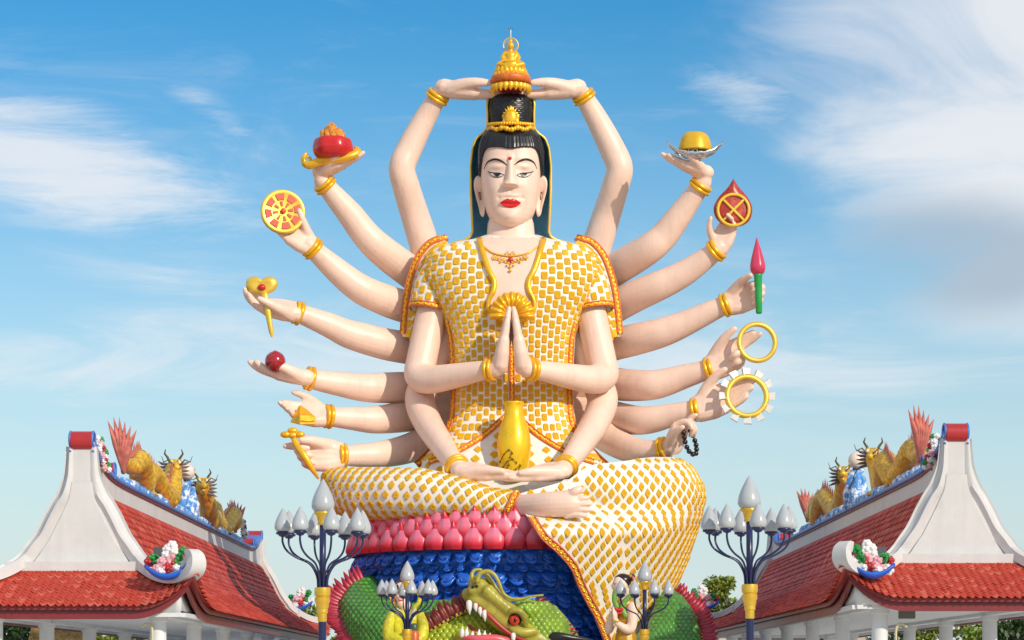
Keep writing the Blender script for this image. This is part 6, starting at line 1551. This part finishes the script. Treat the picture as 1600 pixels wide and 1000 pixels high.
# ------------------------------------------------------------------ trees and hedges behind
LEAFM = mat('leaf_green', (.13, .22, .02), .5, var=.5, vscale=.6, color2=(.26, .28, .03), c2scale=.5, c2lo=.45, c2hi=.65)
LEAFD = mat('leaf_dark', (.035, .085, .015), .5, var=.5, vscale=.6, color2=(.09, .14, .02), c2scale=.6)
BARK = mat('bark', (.12, .085, .06), .85, var=.3, vscale=4, bump=.5)
def tree(px, ytop, Y, wpx, label, m, seed, n=3600, zlow=None, leaf=.24):
    rnd = np.random.RandomState(seed); s = sc(Y); c = P(px, HY, Y); top = P(px, ytop, Y).z; rx = wpx*s/2; z0 = zlow if zlow is not None else max(1.2, top*.32)
    o = thing('tree', label, 'tree', (c.x, Y, 0), 'trees behind the pavilions')
    mb = MB(); tube(mb, [Vector((c.x, Y, -.1)), Vector((c.x+.15, Y, top*.3)), Vector((c.x-.1, Y, top*.62)), Vector((c.x, Y, top*.8))], [.28, .22, .13, .05], 10)
    mb.build('trunk', BARK, o)
    cl = []
    for k in range(26):
        a = rnd.uniform(0, 6.28); h = rnd.uniform(0, 1); q = math.sqrt(rnd.uniform(.05, 1))*(math.sin(math.pi*min(1, h*.75+.2))**.6)
        p = np.array([c.x+rx*q*math.cos(a)*.85, Y+rx*q*math.sin(a)*.85, z0+(top-z0)*(.08+.84*h)]); cl.append((p, rnd.uniform(.22, .42)*rx))
        if k < 9: mb = MB(); b = Vector((c.x, Y, top*rnd.uniform(.3, .6))); e = Vector(p); tube(mb, [b, b.lerp(e, .5)+Vector((0, 0, .2)), e], [.09, .06, .02], 6); mb.build('limb', BARK, o)
    V = np.zeros((n*4, 3)); 
    for i in range(n):
        p, r_ = cl[rnd.randint(len(cl))]; d = rnd.normal(size=3); d /= np.linalg.norm(d); q = p+d*r_*rnd.uniform(.55, 1.08)*np.array([1, 1, .8])
        a = rnd.normal(size=3)+d*.5; a /= np.linalg.norm(a); b = np.cross(a, rnd.normal(size=3)); b /= np.linalg.norm(b); l = leaf*rnd.uniform(.6, 1.3)
        V[i*4:(i+1)*4] = [q-a*l*.5, q+b*l*.24, q+a*l*.5, q-b*l*.24]
    me = mesh_of(V, [(i*4, i*4+1, i*4+2, i*4+3) for i in range(n)], smooth=False); put('crown', me, m, o)
tree(468, 913, 34, 95, 'light green tree behind the left pavilion\'s far corner', LEAFM, 3)
tree(1135, 897, 34, 110, 'light green tree behind the right pavilion\'s far corner, left of the tall lamp', LEAFM, 4, 4200)
tree(1088, 925, 36, 70, 'low yellow-green tree above the right coil', LEAFM, 5, 2600)
tree(20, 962, 22, 150, 'dense tree seen between the left pavilion\'s outer columns at the frame edge', LEAFD, 6, 3600, .6)
tree(155, 965, 30, 70, 'bright bush between the second and third outer columns on the left', LEAFM, 7, 2400, .5)
tree(520, 988, 30, 80, 'bush below the left pavilion\'s far eave, beside the tall lamp', LEAFM, 13, 2200, .4)
tree(1450, 950, 26, 130, 'bright green tree behind the right pavilion\'s metal box', LEAFM, 8, 3600, .5)
tree(1580, 955, 18, 130, 'dark green tree at the right frame edge', LEAFD, 9, 3800, .5)
tree(1350, 965, 36, 100, 'dark tree between the right pavilion\'s front columns', LEAFD, 10, 2600, .5)
tree(1120, 972, 30, 90, 'bush under the right pavilion\'s far eave', LEAFM, 11, 2200, .4)
for i, (px, yt, Y, w, m, lab) in enumerate(((1240, 960, 34, 110, LEAFD, 'dark tree beside the cream house wall'), (1310, 958, 25, 90, LEAFM, 'green tree left of the right pavilion\'s front corner column'), (1395, 955, 24, 110, LEAFD, 'dark tree behind the right pavilion\'s front corner column'), (1520, 952, 22, 130, LEAFM, 'light green tree between the last two right columns'), (215, 958, 26, 90, LEAFM, 'bush behind the left pavilion\'s front corner column'), (330, 965, 30, 110, LEAFD, 'dark bush behind the left pavilion\'s inner columns'))):
    tree(px, yt, Y, w, lab, m, 30+i, 2600, .3)
# thatched hut and pale house glimpsed between columns
def hut():
    c = P(95, HY, 20); o = thing('straw_hut', 'straw-thatched hut seen between the left pavilion\'s columns', 'hut', (c.x, 20, 0)); mb = MB()
    mb.add([(c.x-1.3, 18.8, 1.7), (c.x+1.3, 18.8, 1.7), (c.x+1.0, 20.2, 3.7), (c.x-1.0, 20.2, 3.7), (c.x-1.3, 21.6, 1.7), (c.x+1.3, 21.6, 1.7)], [(0, 1, 2, 3), (5, 4, 3, 2), (1, 5, 2), (4, 0, 3), (0, 4, 5, 1)])
    straw = mat('straw', (.42, .26, .08), .9, var=.5, vscale=5, bump=.8, bscale=20); mb.build('thatch', straw, o, smooth=False)
    for k in range(40):
        x = c.x-1.3+2.6*k/39; mb = MB(); tube(mb, [Vector((x, 18.74, 1.5-.1*random.random())), Vector((c.x+(x-c.x)*.8, 20.05, 3.72))], [.05, .04], 5); mb.build('straw_bundle', straw, o)
    for dx in (-1.1, 1.1): mb = MB(); tube(mb, [Vector((c.x+dx, 19.2, 0)), Vector((c.x+dx, 19.2, 2.0))], .07, 8); mb.build('post', BARK, o)
hut()
def house():
    c = P(1240, HY, 28); o = thing('low_house', 'cream house wall with dark doorways behind the right pavilion', 'house', (c.x, 28, 0)); cream = mat('cream_wall', (.62, .52, .38), .7, var=.1)
    mb = MB(); box(mb, c.x-3.0, c.x+2.9, 28, 31, 0, 3.6); mb.build('wall', cream, o, smooth=False)
    mb = MB(); box(mb, c.x-3.2, c.x+3.1, 27.7, 31.3, 3.602, 3.75); mb.build('roof_slab', COLW, o, smooth=False)
    for k in range(4):
        x = c.x-2.3+k*1.45; mb = MB(); box(mb, x-.45, x+.45, 27.96, 27.998, .1, 2.35); d_ = mb.build('doorway', mat('door_dark', (.06, .035, .015), .5), o, smooth=False)
        mb = MB(); box(mb, x-.52, x+.52, 27.93, 27.958, 2.36, 2.5); mb.build('lintel', BRASS, d_, smooth=False)
house()
# meter box and pipe on the right pavilion's front column, bent pipe on the left one
c = P(1417, 958, -20.3); o = thing('meter_box', 'grey metal electric box on the right pavilion\'s front column', 'electric box', c)
mb = MB(); box(mb, c.x-.17, c.x+.17, c.y-.1, c.y+.1, c.z-.12, c.z+.12); b_ = mb.build('case', mat('box_olive', (.12, .12, .09), .5), o, smooth=False); q = b_.modifiers.new('b', 'BEVEL'); q.width = .015
mb = MB(); box(mb, c.x-.155, c.x+.155, c.y-.118, c.y-.102, c.z-.105, c.z+.105); mb.build('door', MATS['box_olive'], o, smooth=False)
for px, sg, lab in ((1400, 1, 'yellowish conduit pipe bent beside the right pavilion\'s front column'), (238, -1, 'yellowish conduit pipe bent beside the left pavilion\'s front column')):
    c = P(px, HY, -20.45); o = thing('conduit_pipe', lab, 'pipe', (c.x, c.y, 0)); mb = MB(); pts = spline([(c.x, c.y, .1), (c.x, c.y, 2.3), (c.x, c.y, 2.72), (c.x-.05*-sg, c.y, 2.84), (c.x+.14*sg, c.y, 2.86), (c.x+.22*sg, c.y, 2.80)], 5); tube(mb, pts, .028, 8); mb.build('pipe', mat('pipe_cream', (.55, .52, .30), .5), o)
